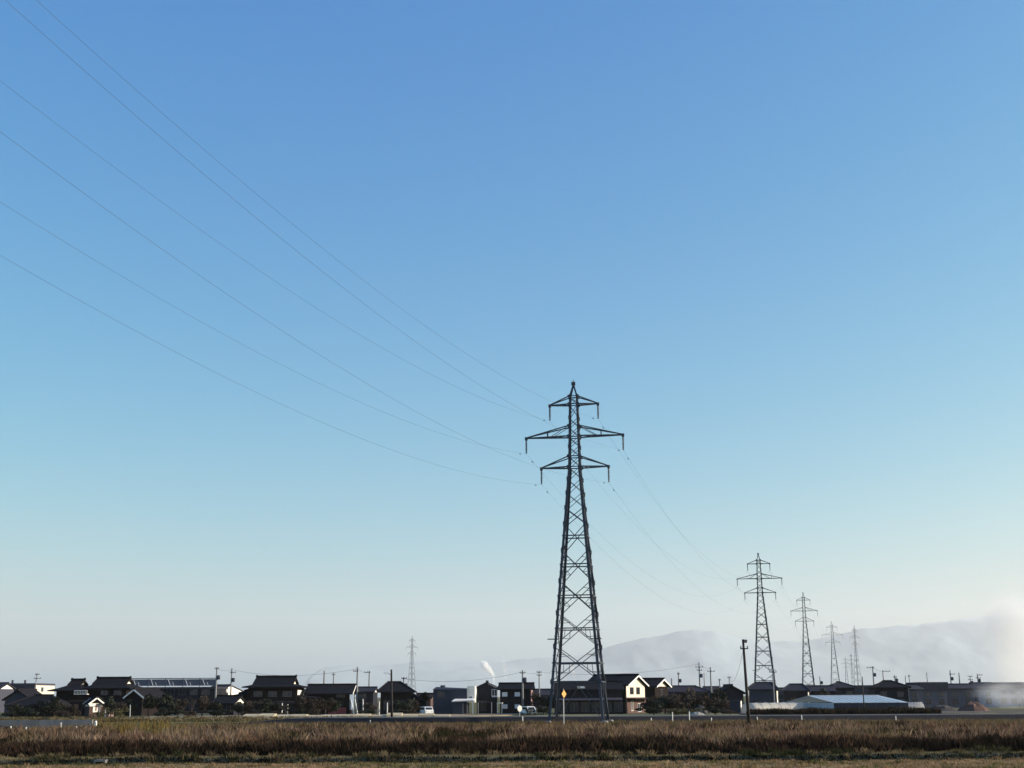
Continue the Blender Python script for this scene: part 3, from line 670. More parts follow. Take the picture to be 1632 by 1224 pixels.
zt = ZY(1116, Y, 1165); body(r, W, 5, -.2, zt - .15, NAVY); MB().box(-W / 2 - .15, W / 2 + .15, -2.7, 2.7, zt - .15, zt).build('roof', NAVY, r); MB().box(W / 2 + .004, W / 2 + .08, -2.45, 2.45, .02, zt - .17).build('end_wall', PLASTER, r)
for k in range(3): MB().box(-W / 2 + .3 + k * (W - .4) / 3, -W / 2 + .1 + (k + 1) * (W - .4) / 3, -2.55, -2.502, -.1, zt - .5).build('shutter', NAVY, r)
# far background houses that fill the skyline gaps
BG = [(-40, -5, 300, 1098, 1090, 'brown-roofed house at the extreme left behind the low hip roof'), (348, 372, 390, 1106, 1100, 'far grey house between the utility poles left of the tallest traditional house'),
      (850, 884, 330, 1108, 1100, 'far low house just left of the pylon legs'), (1128, 1152, 330, 1103, 1096, 'far house above the bare thicket'), (1236, 1256, 340, 1104, 1098, 'far house between the two grey hip-roofed houses'), (480, 500, 330, 1108, 1101, 'far grey house right of the tallest traditional house')]
for a, b_, Y, ye, yr, lb in BG:
    r, W = place('distant_house', lb, a, b_, Y, 9); px = (a + b_) / 2; ze, zr = ZY(ye, Y, px), ZY(yr, Y, px)
    body(r, W, 9, -.3, ze, GREYWALL); roof_gable(r, W, 9, ze, zr, .5, .4, GREYROOF, 'x', gable=PLASTER); window(r, W, 9, 'front', 0, ze - 1.6, 1.4, 1.1)

# --- greenhouse with a blue film roof
def vinyl(name, col, rough, tr, spec=.5):
    m = mat(name, col, rough, .12, .6, spec=spec, translucent=tr, bump=.15, bscale=2); return m
FILM = vinyl('pale_blue_film', (0.60, 0.67, 0.72), .25, .30, .7); FILMW = vinyl('milky_white_film', (0.80, 0.77, 0.70), .4, .65)
Y = 215
gx0, gx1 = xat(1330, Y), xat(1449, Y)
GL = gx1 - gx0; g = empty('greenhouse', ((gx0 + gx1) / 2, Y, 0), 0, 'long greenhouse with pale blue film roof on the right', 'greenhouse')
zl, zh = ZY(1120, Y, 1390), ZY(1109, Y + 9, 1370)
n = 9; sk = -2.2
for k in range(n):
    x0 = -GL / 2 + k * GL / n + .04; x1 = -GL / 2 + (k + 1) * GL / n - .04
    MB().hexa([(x0, 0, zl), (x1, 0, zl), (x1 + sk, 9, zh), (x0 + sk, 9, zh), (x0, 0, zl + .05), (x1, 0, zl + .05), (x1 + sk, 9, zh + .05), (x0 + sk, 9, zh + .05)]).build('roof_panel', FILM, g)
    MB().hexa([(x0 + sk, 9, zh), (x1 + sk, 9, zh), (x1 + 2 * sk, 18, zl), (x0 + 2 * sk, 18, zl), (x0 + sk, 9, zh + .05), (x1 + sk, 9, zh + .05), (x1 + 2 * sk, 18, zl + .05), (x0 + 2 * sk, 18, zl + .05)]).build('roof_panel', FILM, g)
    MB().bar((x0 - .04, 0, zl + .06), (x0 - .04 + sk, 9, zh + .06), .09).build('rafter', STEELL, g)
    MB().box(x0 - .07, x0 - .01, -.06, 0.0, -.1, zl).build('post', GREYWALL, g)
MB().box(-GL / 2, GL / 2, .02, .08, -.1, zl - .02).build('side_wall', mat('dark_netting', (.03, .035, .05), .9), g)
MB().hexa([(-GL / 2 - .02, 0, -.1), (-GL / 2 + .04, 0, -.1), (-GL / 2 + .04 + 2 * sk, 18, -.1), (-GL / 2 - .02 + 2 * sk, 18, -.1), (-GL / 2 - .02, 0, zl), (-GL / 2 + .04, 0, zl), (-GL / 2 + .04 + 2 * sk, 18, zl), (-GL / 2 - .02 + 2 * sk, 18, zl)]).build('side_wall', FILM, g)
MB().bar((GL / 2 + sk, 9, zh + .08), (-GL / 2 + sk, 9, zh + .08), .14).build('ridge_bar', STEELL, g)
def tunnel(label, a, b_, Y, top, rad_y, yaw=0.0, m=FILMW):
    L_ = span(a, b_, Y); h = ZY(top, Y, (a + b_) / 2)
    L_ /= math.cos(yaw); t = empty('vinyl_tunnel', (xat(a, Y), Y, 0), yaw, label, 'greenhouse')
    mb = MB(); N = 10; S_ = 12
    for i in range(S_ + 1):
        for k in range(N + 1):
            an = math.pi * k / N; sag = 1 - .03 * (i % 2)
            mb.v.append((i * L_ / S_, rad_y - rad_y * math.cos(an), h * sag * math.sin(an) ** .8 - .02))
    for i in range(S_):
        for k in range(N): q = i * (N + 1) + k; mb.f.append((q, q + N + 1, q + N + 2, q + 1))
    mb.f += [tuple(range(N + 1)), tuple(S_ * (N + 1) + i for i in reversed(range(N + 1)))]
    mb.build('film_cover', m, t, True)
    for i in range(0, S_ + 1, 2):
        MB().tube([(i * L_ / S_, rad_y - (rad_y + .03) * math.cos(math.pi * k / 8), (h + .03) * math.sin(math.pi * k / 8) ** .8) for k in range(9)], .035, 4).build('hoop', STEELL, t)
tunnel('milky white vinyl tunnel lying low between the tall wooden pole and the greenhouse', 1203, 1306, 214, 1119.5, 1.6, R(35))
tunnel('short white vinyl tunnel at the right foot of the greenhouse', 1446, 1474, 222, 1119, 1.6)
# earth heap on the right
def heap(label, px, Y, w, h, m, name='soil_heap', cat='heap', d=None):
    mb = MB(); n, k = 18, 6; d = d or w * .6
    for j in range(k + 1):
        t = j / k
        for i in range(n):
            a = 2 * math.pi * i / n; rr = (1 - t) * (1 + .25 * noise.noise((math.cos(a) * 2, math.sin(a) * 2, t * 2 + px)))
            mb.v.append((math.cos(a) * w / 2 * rr, math.sin(a) * d / 2 * rr, h * (1 - (1 - t) ** 1.7) + .12 * h * noise.noise((a * 2, t * 5, px)) - .05))
    for j in range(k):
        for i in range(n): mb.f.append((j * n + i, j * n + (i + 1) % n, (j + 1) * n + (i + 1) % n, (j + 1) * n + i))
    mb.f.append(tuple(k * n + i for i in range(n)))
    o = mb.build(name, m); o.location = (xat(px, Y), Y, 0); tag(o, label, cat); return o
heap('reddish brown earth heap with sunlit right side before the smoke', 1552, 232, 6.2, 1.75, mat('red_earth', (.10, .058, .048), .95, .3, 1.5, bump=.6), 'earth_heap')
heap('dark rubbish heap left of the reddish earth heap', 1500, 236, 7, 1.2, mat('dark_debris', (.05, .045, .045), .95, .4, 2, bump=.8), 'debris_heap')
heap('small pale grey gravel heap before the bare thicket', 1111, 190, 3.0, .75, mat('grey_gravel', (.30, .28, .26), .95, .3, 3, bump=.8), 'gravel_heap')
heap('black covered heap at the foot of the bare thicket', 1116, 212, 3.2, 1.6, mat('black_sheeting', (.015, .015, .016), .6, .2, 2, bump=.5), 'covered_heap')

# --- concrete wall at far left
Y = 136
r = empty('concrete_wall', (xat(-60, Y), Y, 0), R(.6), 'long low grey concrete wall at the far left before the weeds end', 'wall')
L_ = span(-60, 146, Y); nb = 12
for k in range(nb): MB().box(k * L_ / nb + .012, (k + 1) * L_ / nb - .012, 0, .22 + .01 * (k % 2), -.2, .86 + .012 * ((k * 7) % 3)).build('wall_panel', CONC, r)
tag(MB().box(-.1, .1, -.1, .1, -.1, .7).lathe([(.14, .7), (.14, .75), (.04, .8)], 4).build('gate_post', WHITE), 'white gate post at the right end of the long concrete wall', 'post').location = (xat(152, 133), 133, 0)

# ------------------------------------------------------------------ pylons
TH, BODY = R(17.6), R(9.5)                 # the line's bearing and the turn of the pylons
def tower_profile():
    return [(0, 3.25), (29.9, .74), (33.6, .64), (38.7, .52), (40.2, .10)]
PROF = tower_profile()
def hw(z): return float(np.interp(z, [p[0] for p in PROF], [p[1] for p in PROF]))
PANELS = [0, 4.6, 8.6, 12.45, 16.15, 19.75, 22.95, 24.9, 26.7, 28.4, 29.9, 31.2, 32.4, 33.6, 34.8, 36.0, 37.7, 38.7]
ARMS = [(37.7, 38.7, 2.97), (33.7, 35.0, 5.93), (29.9, 31.2, 4.09)]
CL = {37.7: 35.85, 33.7: 31.85, 29.9: 28.0}
FACES = [((-1, -1), (1, -1)), ((1, -1), (1, 1)), ((1, 1), (-1, 1)), ((-1, 1), (-1, -1))]
def corner(c, z): h = hw(z); return Vector((c[0] * h, c[1] * h, z))
def insulator_mesh(L_):
    prof = [(.04, 0), (.04, -.12)]; n = 9; st = (L_ - .35) / n
    for k in range(n):
        z = -.12 - k * st; prof += [(.05, z), (.145, z - st * .45), (.15, z - st * .6), (.05, z - st * .7)]
    prof += [(.05, -L_ + .2), (.09, -L_ + .18), (.09, -L_), (.02, -L_ - .04)]
    return MB().lathe(prof, 8).mesh('insulator', CERAM, True)
INS = insulator_mesh(1.85)
def leg_mb(c, t=1.0):
    mb = MB(); zs = [-.5] + [p[0] for p in PROF[1:]]
    for a, b in zip(zs[:-1], zs[1:]):
        A, B = corner(c, a), corner(c, b); w = (.30 - .0030 * max(a, 0)) * t
        # an angle section: two plates
        mb.hexa([A, A + Vector((-c[0] * w, 0, 0)), A + Vector((-c[0] * w, -c[1] * .04, 0)), A + Vector((0, -c[1] * .04, 0)), B, B + Vector((-c[0] * w, 0, 0)), B + Vector((-c[0] * w, -c[1] * .04, 0)), B + Vector((0, -c[1] * .04, 0))])
        mb.hexa([A, A + Vector((0, -c[1] * w, 0)), A + Vector((-c[0] * .04, -c[1] * w, 0)), A + Vector((-c[0] * .04, 0, 0)), B, B + Vector((0, -c[1] * w, 0)), B + Vector((-c[0] * .04, -c[1] * w, 0)), B + Vector((-c[0] * .04, 0, 0))])
    for z in PANELS[1:-1]:      # gusset plates
        p = corner(c, z); s = .26 * t if z < 29 else .22 * t
        mb.box(p.x - c[0] * s * .9 - s * .05, p.x + s * .25 * c[0] + .02, p.y - .03, p.y + .03, z - s, z + s) if c[0] > 0 else mb.box(p.x - s * .25, p.x + s * .9, p.y - .03, p.y + .03, z - s, z + s)
    return mb
def arm_mb(s, zl, zu, L_, t=1.0):
    mb = MB(); tip = Vector((s * L_, 0, zl)); hl, hu = hw(zl), hw(zu); w = .15 * t
    lo = [Vector((s * hl, d * hl, zl)) for d in (-1, 1)]; up = [Vector((s * hu, d * hu, zu)) for d in (-1, 1)]
    for p in lo: mb.bar(p, tip, w)
    for p in up: mb.bar(p, tip + Vector((0, 0, .06)), w * .8)
    if L_ > 5:
        for d in (0, 1):
            a = lo[d].lerp(tip, .5); mb.bar(a, up[d].lerp(tip, .5), .08 * t); mb.bar(lo[d].lerp(tip, .42), up[d], .06 * t)
    for f, g in ((.0, .33), (.33, .66)): mb.bar(lo[0].lerp(tip, f), lo[1].lerp(tip, g), .05 * t)
    mb.box(tip.x - .16 * t, tip.x + .16 * t, -.12 * t, .12 * t, zl - .22 * t, zl + .14 * t)
    for p in lo + up: mb.box(p.x - .17 * t, p.x + .17 * t, p.y - .05, p.y + .05, p.z - .17 * t, p.z + .17 * t)
    return mb
def make_pylon(full=True, t=1.0):
    root = empty('transmission_pylon')
    for c in ((-1, -1), (1, -1), (1, 1), (-1, 1)):
        leg_mb(c, t).build('leg', STEEL, root)
        if full:
            p = corner(c, 0); f = MB().lathe([(.45, -.4), (.45, .16), (.34, .30)], 10, (p.x, p.y, 0)).build('footing', CONC, root)
    lat = MB()
    def piece(name, a, b, w):
        if full: MB().bar(a, b, w * t).build(name, STEEL, root)
        else: lat.bar(a, b, w * t)
    for i in range(len(PANELS) - 1):
        z0, z1 = PANELS[i], PANELS[i + 1]
        for k, (c0, c1) in enumerate(FACES):
            a0, a1, b0, b1 = corner(c0, z0), corner(c1, z0), corner(c0, z1), corner(c1, z1)
            w = .085 if z1 < 25 else .06
            if i == 0:     # lowest bay: inverted V to the middle of the belt
                mid = (b0 + b1) / 2; piece('brace', a0, mid, .07); piece('brace', a1, mid, .07); piece('belt', b0, b1, .11)
                continue
            piece('brace', a0, b1, w); piece('brace', a1, b0, w)
            if 1 <= i <= 5:
                # crossing height, with the belt through it
                zc = z0 + (z1 - z0) * (a1 - a0).length / ((a1 - a0).length + (b1 - b0).length)
                l, r_ = corner(c0, zc), corner(c1, zc); piece('belt', l, r_, .13); m_ = (l + r_) / 2
                if i < 5:
                    for s0, e0, e1 in ((a0, l, m_), (a1, r_, m_), ):
                        q = s0.lerp(m_, .5); piece('redundant_brace', q, s0.lerp(e0, .55), .06); piece('redundant_brace', q, (e0 + m_) / 2 if i < 3 else e0, .06)
                    for s0, e0 in ((b0, l), (b1, r_)):
                        q = s0.lerp(m_, .5); piece('redundant_brace', q, s0.lerp(e0, .55), .06)
            elif z1 in (29.9, 33.6, 37.7, 38.7, 31.2): piece('belt', b0, b1, .11)
    if not full: lat.build('lattice', STEEL, root)
    pk = MB().box(-.24 * t, .24 * t, -.16 * t, .16 * t, 40.15, 40.55); pk.bar((0, 0, 40.5), (0, 0, 40.85), .07 * t).build('peak_cap', STEEL, root)
    for zl, zu, L_ in ARMS:
        for s in (-1, 1):
            a = arm_mb(s, zl, zu, L_, t).build('crossarm', STEEL, root)
            i_ = use('insulator', INS, a, (s * L_, 0, zl - .1), 0, (t, t, (zl - .1 - CL[zl]) / 1.85))
    if full:
        for s, z in ((-1, 3.7), (1, 9.4), (-1, 9.4)):      # anti-climbing brackets and rest platforms
            p = corner((s, -1), z); MB().box(p.x - .75, p.x + .55, p.y - .25, p.y + .05, z - .05, z + .06).build('climbing_guard', STEEL, root)
        st = MB()
        for q in range(60):
            z = 3.2 + q * .45; p = corner((1, -1), z); st.bar(p, p + Vector((.22, 0, 0)), .035)
        st.build('step_bolts', STEEL, root)['kind'] = 'stuff'
    return root
T1 = point(923, 1150, 150); T1.z = 0
PYL = [((7.56, 150.0), 1.0)]
D2 = [(1208, 880, 40.85), (1279.5, 943, 40.85), (1325, 990, 40.85)]
def stand(px, py, H):                      # where a mast of height H has its top at that pixel
    d = point(px, py, 1.0); Y = (H - EYE) / (d.z - EYE); return (d.x * Y, Y)
P2, P3, P4 = [stand(*q) for q in D2]
t1 = make_pylon(True); t1.location = (7.56, 150, 0); t1.rotation_euler = (0, 0, -BODY)
tag(t1, 'tallest nearest lattice pylon with three pairs of arms beside the road', 'pylon', 'pylons of the power line')
t2 = copy_tree(t1); t2.location = (P2[0], P2[1], 0); t2['label'] = 'second pylon of the line, right of the tall wooden pole'
far = make_pylon(False, .95); far.location = (P3[0], P3[1], 0); far.rotation_euler = (0, 0, -BODY); far.scale = (.82, .82, 1)
tag(far, 'third pylon of the line, paler, standing over the hip-roofed houses', 'pylon', 'pylons of the power line')
faint = make_pylon(False, .62); faint_first = [True]
def more_pylon(px, py, H, label, sc, tw=0.0):
    c = faint if faint_first[0] else copy_tree(faint); faint_first[0] = False; tag(c, None, 'pylon', 'far pylons'); x, y = stand(px, py, H); c.location = (x, y, 0); c.rotation_euler = (0, 0, -BODY + tw); c.scale = (sc * .9, sc * .9, H / 40.85); c['label'] = label; return (x, y)
more_pylon(1325, 990, 40.85, 'fourth pylon of the line, faint, left of the two farthest ones', 1.0)
more_pylon(1361, 996, 44.0, 'narrow faint pylon right of the fourth pylon, on another line', .72, .6)
more_pylon(657, 1013, 30.0, 'lone slender pylon far off behind the barn on the left', .62, .9)
more_pylon(1347, 1046, 42.0, 'tiny far pylon, left one of the faint pair low behind the greenhouse', .9)
more_pylon(1356, 1040, 46.0, 'tiny far pylon, right one of the faint pair low behind the greenhouse', .8, .4)

# conductors: one continuous wire per arm, from the pylon behind the viewer's left to the fourth pylon
def arm_pt(base, s, L_, z, sc=1.0, a=BODY): return Vector((base[0] + s * L_ * sc * math.cos(a), base[1] - s * L_ * sc * math.sin(a), z))
T0 = (-47.06, -25.53)
NM = {37.7: 'top', 33.7: 'long middle', 29.9: 'lower'}
for zl, zu, L_ in ARMS:
    for s in (-1, 1):
        nodes = [arm_pt(T0, s, L_, CL[zl] + 10.1, 1.0, TH), arm_pt((7.56, 150), s, L_, CL[zl] - .06), arm_pt(P2, s, L_, CL[zl] - .06), arm_pt(P3, s, L_, CL[zl] - .06, .82), arm_pt(P4, s, L_, CL[zl] - .06, .9)]
        sags = (9.1, 8.5, 4.5, 8.5); pts = []; rad = []
        for k in range(4):
            n = 60 if k == 0 else 36
            for i in range(n + (k == 3)):
                f = i / n; p = nodes[k].lerp(nodes[k + 1], f); p.z -= 4 * sags[k] * f * (1 - f); pts.append(p); rad.append(.0075)
        w = MB().tube(pts, rad, 5).build('power_line', WIRE, None, True)
        tag(w, f'overhead conductor hung from the {NM[zl]} {"left" if s < 0 else "right"} arms of the pylons', 'power line', 'conductors of the power line')
        for k in (1, 2):
            for dirn in (-1, 1):
                a, b = nodes[k], nodes[k + dirn]; sg = sags[k - 1] if dirn < 0 else sags[k]
                f = 2.6 / (b - a).length
                def P(ff):
                    p = a.lerp(b, ff); p.z -= 4 * sg * ff * (1 - ff); return p
                d = MB(); c = P(f); e = (P(f * 1.1) - P(f * .9)).normalized() * .8
                d.bar(c - e * .28 + Vector((0, 0, -.14)), c + e * .28 + Vector((0, 0, -.14)), .03); d.bar(c, c + Vector((0, 0, -.14)), .04)
                d.bar(c - e * .34 + Vector((0, 0, -.14)), c - e * .16 + Vector((0, 0, -.14)), .075); d.bar(c + e * .16 + Vector((0, 0, -.14)), c + e * .34 + Vector((0, 0, -.14)), .075)
                d.build('vibration_damper', STEEL, w)

# ------------------------------------------------------------------ utility poles
POLES = {}
def utility_pole(px, ytop, Y, label, r=.15, arms=(), can=0, lean=0.0, m=None, key=None, lamp=False, yaw=0.0, group='utility poles among the houses'):
    H = ZY(ytop, Y, px); x = xat(px, Y, H * .5)
    o = empty('utility_pole', (x, Y, 0), yaw, label, 'utility pole', group)
    m = m or POLEC
    MB().tube([(lean, 0, -.4), (lean * .6, 0, H * .35), (0, 0, H)], [r * 1.25, r * 1.1, r * .8], 8).build('pole', m, o, True)
    for dz, half, off in arms:
        z = H - dz; a = MB().box(off - half, off + half, -.06 - r, -r + .05, z - .05, z + .06).build('crossarm', m if m is POLEW else STEEL, o)
        for q in (-.85, 0, .85): MB().lathe([(.03, .061), (.075, .1), (.05, .17), (.075, .2), (.04, .28)], 6, (off + half * q, -.0 - r, z)).build('insulator', CERAM, a)
    if can:
        z = H - can; MB().lathe([(.05, 0), (.3, .02), (.3, .75), (.24, .82), (.05, .86)], 10, (.42, 0, z - .4)).build('transformer', GREYWALL, o, True)
        MB().box(0, .42, -.05, .05, z - .25, z - .18).build('transformer_bracket', STEEL, o)
    if lamp:
        b = MB().tube([(-.05, 0, H - .7), (-.45, 0, H - .45), (-.7, 0, H - .42)], .03, 6).build('lamp_bracket', STEEL, o); MB().hexa([(-1.05, -.12, H - .50), (-.45, -.12, H - .5), (-.45, .12, H - .5), (-1.05, .12, H - .5), (-1.0, -.09, H - .36), (-.5, -.09, H - .36), (-.5, .09, H - .36), (-1.0, .09, H - .36)]).build('lamp_head', WHITE, b)
    POLES[key or px] = Vector((x, Y, H)); return o
A1 = [(.35, .8, 0), (1.0, .6, 0)]; A0 = [(.3, .55, .2)]
utility_pole(56, 1073, 300, 'short pole with antenna arms above the apartment block', .12, [(.3, .5, .2), (1.2, .9, .3)], 0)
utility_pole(344, 1063, 250, 'utility pole with transformer at the right end of the long building', .17, [(.35, .4, 0)], 2.0)
utility_pole(368, 1065, 268, 'bare-topped utility pole standing left of the tallest tiled house', .16, [(.9, .6, .3)], 2.4)
utility_pole(516, 1069, 300, 'pale plain pole, left one of the pair above the farmhouse ridge', .2)
utility_pole(531, 1072, 320, 'pale plain pole, right one of the pair above the farmhouse ridge', .16, [(.5, .4, 0)])
utility_pole(569, 1063, 232, 'utility pole with small box arm right of the farmhouse', .16, [(.75, .45, -.3)])
utility_pole(588, 1069.5, 262, 'slim utility pole above the small plain dark house', .15, [(.3, .6, -.4)])
utility_pole(623, 1067, 165, 'dark slender pole with a white street lamp before the barn', .14, (), 0, .2, POLEW, lamp=True, group='poles near the road')
utility_pole(643, 1079, 238, 'short utility pole with transformer beside the barn roof', .15, [(.3, .5, .1)], 1.6)
utility_pole(833, 1068, 228, 'utility pole with transformer before the black-walled house', .16, [(.5, .5, 0)], 1.7)
utility_pole(859.5, 1069, 262, 'slim utility pole between the black-walled house and the pylon', .13, [(.3, .5, 0), (.9, .5, 0)])
utility_pole(1071, 1081, 330, 'short grey pole right of the annex house', .2)
utility_pole(1082, 1071, 300, 'pole crowded with round equipment right of the annex house', .15, [(.5, .3, 0)], 2.0)
utility_pole(1115.5, 1056, 290, 'tallest cross-armed utility pole above the thicket', .17, [(1.0, .9, 0), (1.7, .6, 0)], 2.9)
utility_pole(1123, 1073, 340, 'thin pole between the two cross-armed poles above the thicket', .12)
utility_pole(1133.5, 1063, 300, 'shorter cross-armed utility pole above the thicket', .17, [(1.0, .9, .1)])
utility_pole(1147.5, 1082, 320, 'stubby pole left of the dark house by the wooden pole', .16, [(.3, .3, 0)])
utility_pole(1163, 1077.5, 330, 'faint slim pole over the roof of the dark house by the wooden pole', .14, [(.4, .5, 0)])
utility_pole(1187.5, 1019, 133, 'tall black wooden pole leaning slightly, right of centre', .145, [(.95, .40, .05), (.3, .14, .22)], 0, .22, POLEW, group='poles near the road')
utility_pole(1216, 1078, 300, 'short antenna mast over the tall grey-roofed house', .06, [(.9, .4, .2)])
utility_pole(1233, 1066, 238, 'pale utility pole right of the tall grey-roofed house', .12, [(.6, .7, 0)])
utility_pole(1308, 1078, 330, 'thin pole over the left end of the greenhouse', .12, (), 1.6)
utility_pole(1376, 1078, 210, 'thin dark pole standing before the greenhouse', .09, (), 0, 0, POLEW)
utility_pole(1393, 1062, 310, 'utility pole with left-hand arm and transformer over the greenhouse', .16, [(.3, .9, -.6)], 2.0)
utility_pole(1409, 1068, 310, 'utility pole with long right-hand arm left of the black two-storey house', .13, [(.3, .9, .8)])
utility_pole(1428, 1076, 300, 'short pole with bulky box above the shallow hip roof', .16, [(.5, .4, 0)], 1.2)
utility_pole(1444.5, 1077, 350, 'pale thin pole, left one of the pair right of the shallow hip roof', .12)
utility_pole(1450.5, 1076, 350, 'pale thin pole, right one of the pair right of the shallow hip roof', .12, [(.3, .3, 0)])
utility_pole(1479, 1071.5, 390, 'faintest pole above the box-shaped grey building', .14)
utility_pole(1516.5, 1068, 320, 'utility pole with side arm at the right corner of the box-shaped building', .15, [(1.0, .7, .4)], 2.1)
utility_pole(1530.5, 1072, 330, 'slim tapering pole over the grey gabled house', .16)
utility_pole(1548, 1077, 330, 'short cross-armed pole with transformer left of the pale blue house', .12, [(.2, .6, 0), (1.0, .6, 0)], 1.7)
utility_pole(1560, 1074, 320, 'cross-armed pole at the left corner of the pale blue house', .14, [(.3, .7, .5), (1.0, .6, .1)], 1.6)
def cable(a, b, sag, label, r=.02, da=(0, 0, -.3), db=(0, 0, -.3)):
    A = POLES[a] + Vector(da) if not isinstance(a, Vector) else a; B = POLES[b] + Vector(db) if not isinstance(b, Vector) else b
    pts = []
    for i in range(25):
        f = i / 24; p = A.lerp(B, f); p.z -= 4 * sag * f * (1 - f); pts.append(p)
    tag(MB().tube(pts, r, 4).build('overhead_cable', CABLE), label, 'cable', 'cables between utility poles')
cable(344, 368, .3, 'thin cable between the two poles left of the tallest tiled house')
cable(368, 569, 1.2, 'long thin cable running over the tallest tiled house to the pole right of the farmhouse')
cable(569, 588, .3, 'thin cable above the small plain dark house')
cable(643, 833, 1.0, 'thin cable running behind the chimney plume from the barn to the black-walled house')
cable(833, 859.5, .3, 'thin cable between the two poles left of the pylon')
cable(859.5, 1115.5, 1.2, 'long thin cable passing behind the great pylon to the thicket poles')
cable(1115.5, 1133.5, .3, 'thin cable between the two cross-armed poles above the thicket')
cable(1187.5, 1163, 2.0, 'slack cable dropping leftwards from the tall wooden pole', .018, (0, 0, -1.0))
cable(1393, 1409, .2, 'thin cable between the two armed poles over the greenhouse')

# ------------------------------------------------------------------ small things along the road and yards
# yellow diamond warning sign
Y = 133; H = ZY(1098, Y, 899); x = xat(899, Y, 1.5)
sg = empty('warning_sign', (x, Y, 0), R(52), 'yellow diamond warning sign on a pale post before the great pylon', 'sign')
MB().tube([(0, .05, -.3), (0, .05, H)], .045, 8).build('post', STEELL, sg)
def diamond(s, y0, y1, z, m, name, cut=0):
    q = [(s, z), (0, z + s), (-s, z), (0, z - s)]
    n = MB(); n.hexa([(q[i][0], y0, q[i][1]) for i in range(4)] + [(q[i][0], y1, q[i][1]) for i in range(4)]); return n.build(name, m, sg)
fb = diamond(.45, -.02, .0, H - .5, BLACK, 'sign_back'); diamond(.41, -.026, -.0205, H - .5, YELLOW, 'sign_face')
for i, dz in enumerate((-.15, .15)): MB().box(-.12, .12, 0.002, .055, H - .5 + dz - .02, H - .5 + dz + .02).build('clamp', STEELL, sg)
# white delineator posts along the road edge
for k, (px, Yp, h, lb) in enumerate([(833, 150, .75, 'white marker post left of the pylon, by the road'), (1038, 151, .5, 'short white marker post right of the pylon legs'), (1072, 151.5, 1.15, 'tallest white marker post by the road, right of the pylon'), (1099, 151.5, 1.2, 'thin white marker post before the gravel heap'), (1134, 150, .5, 'short white marker post midway between gravel heap and wooden pole'), (1207, 152, .55, 'white marker post just right of the tall wooden pole'), (1278, 152.5, .7, 'white marker post below the vinyl tunnel'), (1428, 153, .55, 'white marker post below the right end of the greenhouse'), (590, 150, .45, 'short white marker post below the barn')]):
    o = MB().tube([(0, 0, -.2), (0, 0, h - .08)], .055, 8).lathe([(.058, h - .08), (.05, h - .02), (.02, h)], 8).build('marker_post', PLASTICW); o.location = (xat(px, Yp), Yp, ground_h(0, Yp) if False else 0); tag(o, lb, 'marker post', 'marker posts along the road')
# stakes in the weeds at the far left
for px, Yp, h, lb in [(16, 120, .55, 'pale stake at the far left edge of the weeds'), (41, 121, .45, 'second pale stake from the left edge before the concrete wall'), (90, 120, .42, 'pale stake below the middle of the concrete wall'), (96, 126, .75, 'tall white stake against the middle of the concrete wall'), (121, 120, .5, 'pale stake before the right part of the concrete wall'), (136, 120, .45, 'last pale stake before the gate post'), (207, 205, 2.0, 'cream post among the yellow weeds before the storehouse')]:
    o = MB().hexa([(-.06, -.05, -.3), (.06, -.05, -.3), (.06, .05, -.3), (-.06, .05, -.3), (-.05, -.04, h), (.06, -.04, h), (.05, .05, h + .04), (-.06, .05, h)]).build('stake', PLASTICW); o.location = (xat(px, Yp), Yp, 0); o.rotation_euler = (0, rng.uniform(-.06, .06), rng.uniform(0, 1)); tag(o, lb, 'stake', 'stakes in the weeds')
# leaning pale posts by the small plain house
for px, Yp, h, ln, lb in [(564, 222, 2.5, -.22, 'first of three leaning white posts before the small plain house'), (570, 223, 2.7, -.20, 'second of three leaning white posts before the small plain house'), (579, 224, 2.6, -.05, 'third and straightest of the white posts before the small plain house'), (604, 222, 2.2, 0, 'pale upright post left of the barn'), (617, 223, 2.0, 0, 'pale upright post under the barn eaves'), (420, 220, 1.7, -.25, 'leaning grey post before the tallest tiled house'), (449, 222, 2.0, 0, 'pale garden post, left one before the tallest tiled house'), (458, 220, 1.8, 0, 'pale garden post, right one before the tallest tiled house'), (481, 222, 1.6, .1, 'pale post beside the right wing of the tallest tiled house')]:
    o = MB().tube([(0, 0, -.2), (0, 0, h)], [.11, .08], 7).build('garden_post', PLASTICW); o.location = (xat(px, Yp), Yp, .1); o.rotation_euler = (0, ln, 0); tag(o, lb, 'post', 'posts before the houses')
# concrete kerb blocks along the gravel yard
for k in range(13):
    px = 386 + k * 25.5; Yp = 196 + .4 * (k % 3); w = span(px, px + 24.5, Yp)
    h = .30 + .05 * ((k * 5) % 4) + (.22 if k in (0, 1, 9) else 0)
    o = MB().hexa([(0, 0, -.1), (w, 0, -.1), (w, 2.6, -.1), (0, 2.6, -.1), (0, 0.1, h * .5), (w, .1, h * .5), (w, 2.5, h), (0, 2.5, h)]).build('concrete_slab', mat('pale_concrete', (.42, .35, .23), .9, .35, .8)); o.location = (xat(px, Yp), Yp, .1)
    tag(o, 'pale concrete slab in the row bordering the gravel yard', 'slab', 'slabs bordering the gravel yard')

# small culvert through the levee
cv = empty('culvert', (xat(158, 61.9), 62.0, 0), 0, 'small pale concrete culvert end in the levee at the left', 'culvert'); cv.scale = (.5, .6, .62)
MB().box(-.55, .55, -.15, .6, .16, .30).build('cover_slab', CONC, cv); MB().box(-.55, -.38, -.12, .6, -.3, .159).build('side_wall', CONC, cv); MB().box(.38, .55, -.12, .6, -.3, .159).build('side_wall', CONC, cv); MB().box(-.379, .379, .4, .5, -.3, .158).build('opening_shade', BLACK, cv)  # black panel paints the shade inside the culvert

